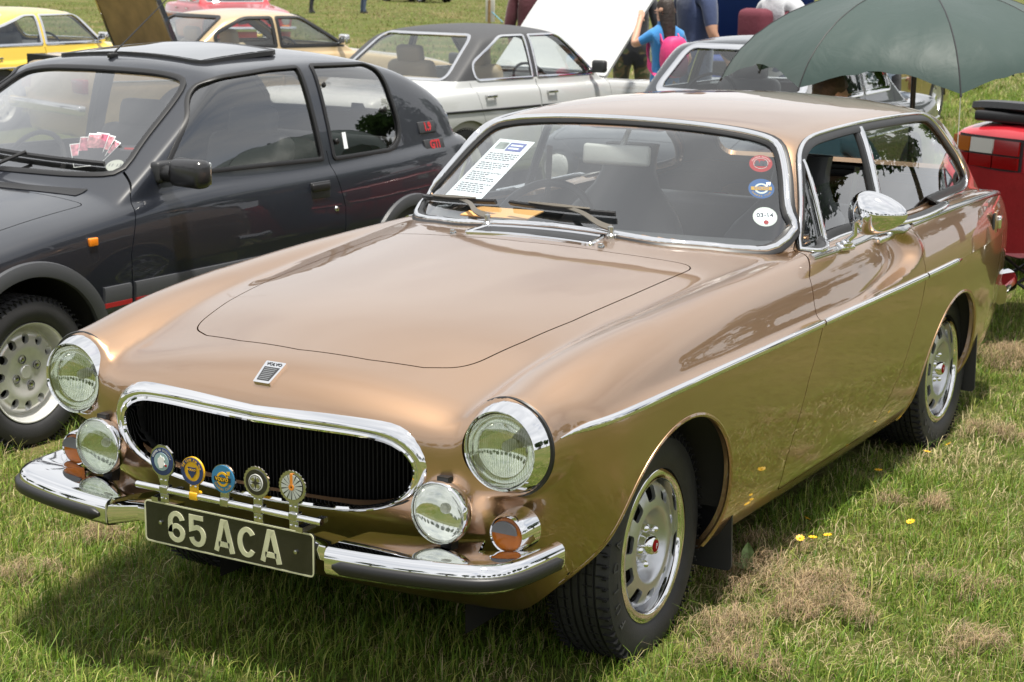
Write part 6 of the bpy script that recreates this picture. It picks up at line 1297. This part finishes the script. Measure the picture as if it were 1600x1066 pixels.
# ================================================================== trees round the field (mirrored in paint, glass and chrome)
def leaf_mat(n, c):
    m = bpy.data.materials.new(n); m.use_nodes = True; t = m.node_tree; t.nodes.clear(); o = t.nodes.new('ShaderNodeOutputMaterial'); d = t.nodes.new('ShaderNodeBsdfDiffuse'); tr = t.nodes.new('ShaderNodeBsdfTranslucent'); x = t.nodes.new('ShaderNodeMixShader'); x.inputs[0].default_value = .3
    oi = t.nodes.new('ShaderNodeTexCoord'); nz_ = t.nodes.new('ShaderNodeTexNoise'); nz_.inputs['Scale'].default_value = .9; r = t.nodes.new('ShaderNodeValToRGB'); r.color_ramp.elements[0].position = .3; r.color_ramp.elements[0].color = (*[q*.6 for q in c], 1); r.color_ramp.elements[1].position = .7; r.color_ramp.elements[1].color = (*[q*1.5 for q in c], 1)
    t.links.new(oi.outputs['Object'], nz_.inputs['Vector']); t.links.new(nz_.outputs[0], r.inputs[0]); t.links.new(r.outputs[0], d.inputs[0]); t.links.new(r.outputs[0], tr.inputs[0]); t.links.new(d.outputs[0], x.inputs[1]); t.links.new(tr.outputs[0], x.inputs[2]); t.links.new(x.outputs[0], o.inputs[0]); return m
bark = mat('bark', (.11, .085, .06), rough=.95, noise=(6, .3), bump=(12, .8))
def tree_mesh(seed, H, W):
    g = np.random.default_rng(seed); nb = 26; cen = g.normal(0, 1, (nb, 3)); cen = cen/np.linalg.norm(cen, axis=1, keepdims=True)*g.uniform(.35, .95, (nb, 1))**.6; cen = cen*np.array([W*.62, W*.62, H*.30])+np.array([0, 0, H*.62]); rad = g.uniform(.16, .30, nb)*W
    n = 5200; b = g.integers(0, nb, n); d = g.normal(0, 1, (n, 3)); d /= np.linalg.norm(d, axis=1, keepdims=True); p = cen[b]+d*(rad[b]*g.uniform(.55, 1.05, n))[:, None]*np.array([1, 1, .8])
    a = unit(g.normal(0, 1, (n, 3))); c = unit(np.cross(a, g.normal(0, 1, (n, 3)))); s = g.uniform(.14, .30, n)[:, None]
    V = np.stack([p-a*s, p+c*s*.6, p+a*s, p-c*s*.6], 1).reshape(-1, 3); F = np.arange(n*4).reshape(n, 4)
    L = [tube([(0, 0, -.2), (.05, 0, H*.2), (0, .1, H*.45), (.1, 0, H*.72)], W*.055, 9, False, [1.3, 1, .75, .35])]
    for q in cen[:9]: L.append(tube([(0, .05, H*.30), q*.5+np.array([0, 0, H*.16]), q], W*.02, 6, False, [1.2, .8, .3]))
    return (V, F.tolist()), merge(L)
def trees():
    g = random.Random(8); lm = [leaf_mat('oak_leaves', (.045, .085, .018)), leaf_mat('ash_leaves', (.06, .105, .022)), leaf_mat('dark_leaves', (.032, .062, .018))]
    protos = []
    for i, (H, W) in enumerate(((11, 5.2), (9, 4.6), (13, 5.6))):
        cr, tr = tree_mesh(20+i, H, W); R = empty('tree'); obj('crown', cr, lm[i], R, smooth=False, recalc=False); obj('trunk', tr, bark, R); protos.append(R)
    spots = []
    for i in range(30):
        a = math.radians(-200+i*10.2)                    # from behind the camera round to the right, leaving the view open
        spots.append((a, 46+g.uniform(-7, 9)))
    words = ['broad oak', 'slender ash', 'tall dark oak']
    for i, (a, d) in enumerate(spots):
        k = i%3; o = protos[k] if i < 3 else copy_tree(protos[k]); o.location = (d*math.cos(a), d*math.sin(a), 0); o.rotation_euler = (0, 0, g.uniform(0, 6.28)); s = g.uniform(.85, 1.2); o.scale = (s, s, s*g.uniform(.9, 1.1)); tag(o, words[k]+' in the field boundary, mirrored in the chrome and glass', 'tree', 'trees round the field, '+words[k])
trees()
# ================================================================== grass, straw, flowers
def grass_mat(n, trans=.35, rough=.55):
    m = bpy.data.materials.new(n); m.use_nodes = True; t = m.node_tree; t.nodes.clear(); o = t.nodes.new('ShaderNodeOutputMaterial'); p = t.nodes.new('ShaderNodeBsdfPrincipled'); p.inputs['Roughness'].default_value = rough; p.inputs['Specular IOR Level'].default_value = .35
    tr = t.nodes.new('ShaderNodeBsdfTranslucent'); x = t.nodes.new('ShaderNodeMixShader'); x.inputs[0].default_value = trans; a = t.nodes.new('ShaderNodeAttribute'); a.attribute_name = 'col'
    t.links.new(a.outputs[0], p.inputs['Base Color']); t.links.new(a.outputs[0], tr.inputs[0]); t.links.new(p.outputs[0], x.inputs[1]); t.links.new(tr.outputs[0], x.inputs[2]); t.links.new(x.outputs[0], o.inputs[0]); return m
GM = grass_mat('grass_blades', .28); SM = grass_mat('dry_grass', .15, .8)
def vnoise(x, y, s, seed):
    g = np.random.default_rng(seed); T = g.uniform(0, 1, (64, 64)); x = x*s; y = y*s; i = np.floor(x).astype(int); j = np.floor(y).astype(int); u = x-i; v = y-j; u = u*u*(3-2*u); v = v*v*(3-2*v); q = lambda a, b: T[a%64, b%64]
    return q(i, j)*(1-u)*(1-v)+q(i+1, j)*u*(1-v)+q(i, j+1)*(1-u)*v+q(i+1, j+1)*u*v
def blades(name, P, hgt, wid, lean, az, col, mt, label, cat, curl=.5, nseg=3, mb=None):
    n = len(P); t = np.linspace(0, 1, nseg+1); d = np.stack([np.cos(az), np.sin(az), 0*az], -1); sd = np.stack([-np.sin(az+.4), np.cos(az+.4), 0*az], -1)
    V = np.zeros((n, 2*nseg+1, 3))
    for k, q in enumerate(t):
        bend = lean*(q**(1+curl)); c = P+d*(hgt*np.sin(bend)*q)[:, None]+np.array([0, 0, 1.])*(hgt*np.cos(bend)*q)[:, None]
        if k < nseg: w = wid*(1-.75*q)*(.6 if k == 0 else 1); V[:, 2*k] = c-sd*w[:, None]/2; V[:, 2*k+1] = c+sd*w[:, None]/2
        else: V[:, 2*k] = c
    m_ = 2*nseg+1; base = np.arange(n)[:, None]*m_; T = []
    for k in range(nseg-1): T += [[2*k, 2*k+1, 2*k+3], [2*k, 2*k+3, 2*k+2]]
    T.append([2*nseg-2, 2*nseg-1, 2*nseg]); F = (base[:, None]+np.array(T)[None]).reshape(-1, 3)
    me = bpy.data.meshes.new(name); V = V.reshape(-1, 3); me.vertices.add(len(V)); me.vertices.foreach_set('co', V.astype(np.float32).ravel()); me.loops.add(len(F)*3); me.loops.foreach_set('vertex_index', F.astype(np.int32).ravel()); me.polygons.add(len(F)); me.polygons.foreach_set('loop_start', np.arange(0, len(F)*3, 3, dtype=np.int32)); me.update(calc_edges=True)
    at = me.attributes.new('col', 'FLOAT_COLOR', 'POINT'); c4 = np.concatenate([np.repeat(col, m_, 0), np.ones((len(V), 1))], 1); at.data.foreach_set('color', c4.astype(np.float32).ravel()); me.materials.append(mt)
    o = bpy.data.objects.new(name, me); COL.objects.link(o); tag(o, label, cat, kind='stuff'); return o
HAY = [(.69, 1.72, .10, .06), (.76, 1.45, .10, .08), (.84, 1.32, .09, .07), (.98, 1.47, .10, .06), (1.04, 1.36, .11, .05), (1.14, 1.25, .09, .06), (.60, 4.75, .16, .10), (.68, 4.93, .14, .10), (.86, 2.40, .09, .04), (1.04, 2.44, .10, .04), (.94, 1.20, .12, .05), (.86, 1.04, .09, .06), (1.52, 1.25, .11, .05), (.97, .86, .11, .05), (-1.05, .36, .10, .05), (-1.15, .75, .10, .04), (.9, 3.5, .12, .05), (1.3, 1.7, .10, .03), (1.35, 2.9, .10, .04), (1.0, 5.9, .2, .06)]
def grass():
    g = np.random.default_rng(77); cp = np.array(CAM_POS)
    fx, fy = math.sin(YAW), math.cos(YAW)
    def scatter(n, x0, x1, y0, y1): return g.uniform(x0, x1, n), g.uniform(y0, y1, n)
    def inview(x, y, m=.06):
        dx, dy = x-cp[0], y-cp[1]; f = dx*fx+dy*fy; r = dx*fy-dy*fx; return (f > .5) & (np.abs(r/np.maximum(f, .1)) < .2893+m)
    X = []; Y = []; K = []
    for (x0, x1, y0, y1, den, sc) in ((-2.1, 2.3, -.6, 3.0, 9000, 1.0), (-3.6, 2.3, 3.0, 7.0, 4200, 1.25), (-3.9, -2.1, .2, 3.0, 5000, 1.15), (-4, 3.5, 7.0, 13, 1500, 1.8), (-9, 3, 13, 26, 420, 2.8)):
        n = int((x1-x0)*(y1-y0)*den); x, y = scatter(n, x0, x1, y0, y1); k = inview(x, y)
        if y1 <= 7.1: k &= ~((np.abs(x) < .55) & (y > 1.3) & (y < 4.1))
        x, y = x[k], y[k]; X.append(x); Y.append(y); K.append(np.full(len(x), sc))
    x, y, sc = np.concatenate(X), np.concatenate(Y), np.concatenate(K)
    clump = vnoise(x, y, 9, 1)*.6+vnoise(x, y, 23, 2)*.4; dry = vnoise(x, y, 1.3, 3)*.55+vnoise(x, y, 4.5, 4)*.45
    dry = dry+.16*np.exp(-((x-1.05)**2/.35+(y-1.05)**2/.30))-.08*np.exp(-((x-1.5)**2+(y-2.3)**2)/.5)
    keep = g.uniform(0, 1, len(x)) < .45+.55*clump; x, y, sc, clump, dry = [q[keep] for q in (x, y, sc, clump, dry)]
    n = len(x); tall = (g.uniform(0, 1, n) < .06); h = (.030+.066*clump*g.uniform(.4, 1.5, n))*np.where(tall, 1.7, 1)*np.where(dry > .6, .75, 1)*(1+(sc-1)*.35); w = g.uniform(.0020, .0050, n)*sc
    # trodden flat by the tyres
    for tx, ty in ((.655, .84), (.655, 3.29), (-.655, .84), (-2.11, 1.44)):
        q = (np.abs(x-tx) < .11) & (np.abs(y-ty) < .13); h = np.where(q, h*.25, h)
    straw = g.uniform(0, 1, n) < np.clip((dry-.47)*1.6, .05, .65)
    c1 = np.array([.058, .128, .010]); c2 = np.array([.195, .300, .030]); c3 = np.array([.56, .47, .26]); c4 = np.array([.38, .40, .10])
    u = g.uniform(0, 1, (n, 1)); col = c1*(1-u)+c2*u; hue = g.uniform(0, 1, n) < .22; col = np.where(hue[:, None], c4*g.uniform(.7, 1.1, (n, 1)), col); col = np.where(straw[:, None], c3*g.uniform(.55, 1.1, (n, 1)), col)
    P = np.stack([x, y, ground_z(x, y)-.004], -1); lean = g.uniform(.1, 1.5, n)+np.where(straw, .45, 0); az = g.uniform(0, 2*PI, n)
    blades('grass', P, h, w, lean, az, col, GM, 'short mown meadow grass with straw coloured patches', 'grass')
    # loose dry clippings, lying in mats
    HX = []; HZ = []; 
    for hx, hy, r, hh in HAY:
        m = int(5200*r*r*16); a = g.uniform(0, 2*PI, m); q = np.sqrt(g.uniform(0, 1, m))*r*(1+.35*np.sin(3*a+hx*9)+.2*np.sin(7*a+hy*5)); px, py = hx+q*np.cos(a)*1.25, hy+q*np.sin(a)*.95; lump = vnoise(px, py, 14, 9); keep = lump > .45; px, py, q, lump = px[keep], py[keep], q[keep], lump[keep]; HX.append(np.stack([px, py, ground_z(px, py)+hh*1.35*g.uniform(0, 1, len(px))*(1-(q/(r*1.5))**2).clip(0, 1)*lump+.012], -1))
    # thin scatter of single straws
    m = 9000; sx, sy = scatter(m, -2.2, 2.3, -.6, 6.0); k = inview(sx, sy) & ~((np.abs(sx) < .6) & (sy > 1.0) & (sy < 4)); sx, sy = sx[k], sy[k]; HX.append(np.stack([sx, sy, ground_z(sx, sy)+g.uniform(.008, .035, len(sx))], -1))
    P = np.concatenate(HX); n = len(P); col = np.array([.36, .265, .155])*g.uniform(.35, 1.35, (n, 1))*np.array([1, 1, 1])+g.uniform(-.02, .02, (n, 3)); az = g.uniform(0, 2*PI, n)
    blades('dry_clippings', P, g.uniform(.025, .07, n), g.uniform(.0012, .0024, n), g.uniform(1.25, 1.75, n), az, col.clip(.02, 1), SM, 'pale brown dry grass clippings lying in small mats', 'hay', curl=.1)
    # far field tufts
    m = 60000; fx_ = g.uniform(-48, -3, m); fy_ = g.uniform(18, 75, m); k = inview(fx_, fy_); fx_, fy_ = fx_[k], fy_[k]; n = len(fx_); dr = vnoise(fx_, fy_, .35, 5); col = np.where((g.uniform(0, 1, n) < dr*.75)[:, None], np.array([.33, .265, .13])*g.uniform(.5, 1.1, (n, 1)), np.array([.17, .215, .045])*g.uniform(.7, 1.3, (n, 1)))
    blades('distant_grass', np.stack([fx_, fy_, ground_z(fx_, fy_)], -1), g.uniform(.04, .10, n), g.uniform(.02, .05, n), g.uniform(.3, 1.3, n), g.uniform(0, 2*PI, n), col, GM, 'grass of the field running away to the top of the picture', 'grass', nseg=2)
grass()
def flowers():
    ym = mat('buttercup_yellow', (.80, .48, .02), rough=.5); sm = mat('flower_stem', (.10, .17, .03), rough=.7); g = random.Random(2)
    pos = [(.753, 1.894), (.816, 1.786), (.863, 1.787), (.799, 1.724), (.744, 2.585), (.82, 2.885), (.833, 3.098), (1.02, 2.10)]
    for i, (x, y) in enumerate(pos):
        z0 = float(ground_z(x, y)); hh = g.uniform(.05, .075); R = empty('yellow_flower', (x, y, z0), g.uniform(0, 6)); tag(R, ['small yellow flower farthest back of the four beside the front mud flap', 'small yellow flower in the middle of the four beside the front mud flap', 'small yellow flower rightmost of the four beside the front mud flap', 'small yellow flower nearest the front mud flap', 'small yellow flower in the car shadow under the rear of the door', 'small yellow flower just ahead of the rear tyre', 'small yellow flower right beside the rear tyre', 'lone yellow flower out on the open grass right of the sill'][i], 'flower', 'yellow flowers in the grass')
        obj('stem', tube([(0, 0, -.01), (.004, .002, hh*.5), (0, 0, hh)], .0012, 5), sm, R); til = Rx(g.uniform(-.6, .2))
        for k in range(9):
            a = 2*PI*k/9; V = np.array([(0, 0, 0), (.0035, .006, .001), (.0028, .0125, .003), (0, .0145, .0035), (-.0028, .0125, .003), (-.0035, .006, .001)])@Rz(a).T@til.T+np.array([0, 0, hh]); obj('petal', (V, [(0, 1, 2, 3, 4, 5)]), ym, R, smooth=False, recalc=False)
        obj('flower_centre', xf(lathe([(.004, 0), (.0035, .003), (.0005, .004)], 8, 'z'), (0, 0, hh)), mat('flower_eye', (.55, .30, .01), rough=.6) if i == 0 else bpy.data.materials['flower_eye'], R)
flowers()
def dock():
    x, y = .705, 1.545; R = empty('dock_plant', (x, y, float(ground_z(x, y))), .4); tag(R, 'broad pale green dock leaf beside the front mud flap', 'plant'); lm = mat('dock_leaf', (.20, .29, .10), rough=.55, noise=(60, .15), bump=(90, .4))
    for a, L_, tl in ((0, .085, .25), (1.5, .06, 1.05), (3.6, .05, 1.1)):
        V, F = grid(lambda u, v: np.array([(2*u-1)*.020*math.sin(PI*min(v*.94+.05, 1))**.7*(1+.05*math.sin(20*v)), v*L_, .006*abs(2*u-1)-.012*v*v]), np.linspace(0, 1, 7), np.linspace(0, 1, 10)); V = np.array(V)@Rx(PI/2-tl).T@Rz(a).T; obj('leaf', (V, F), lm, R, recalc=False)
dock()
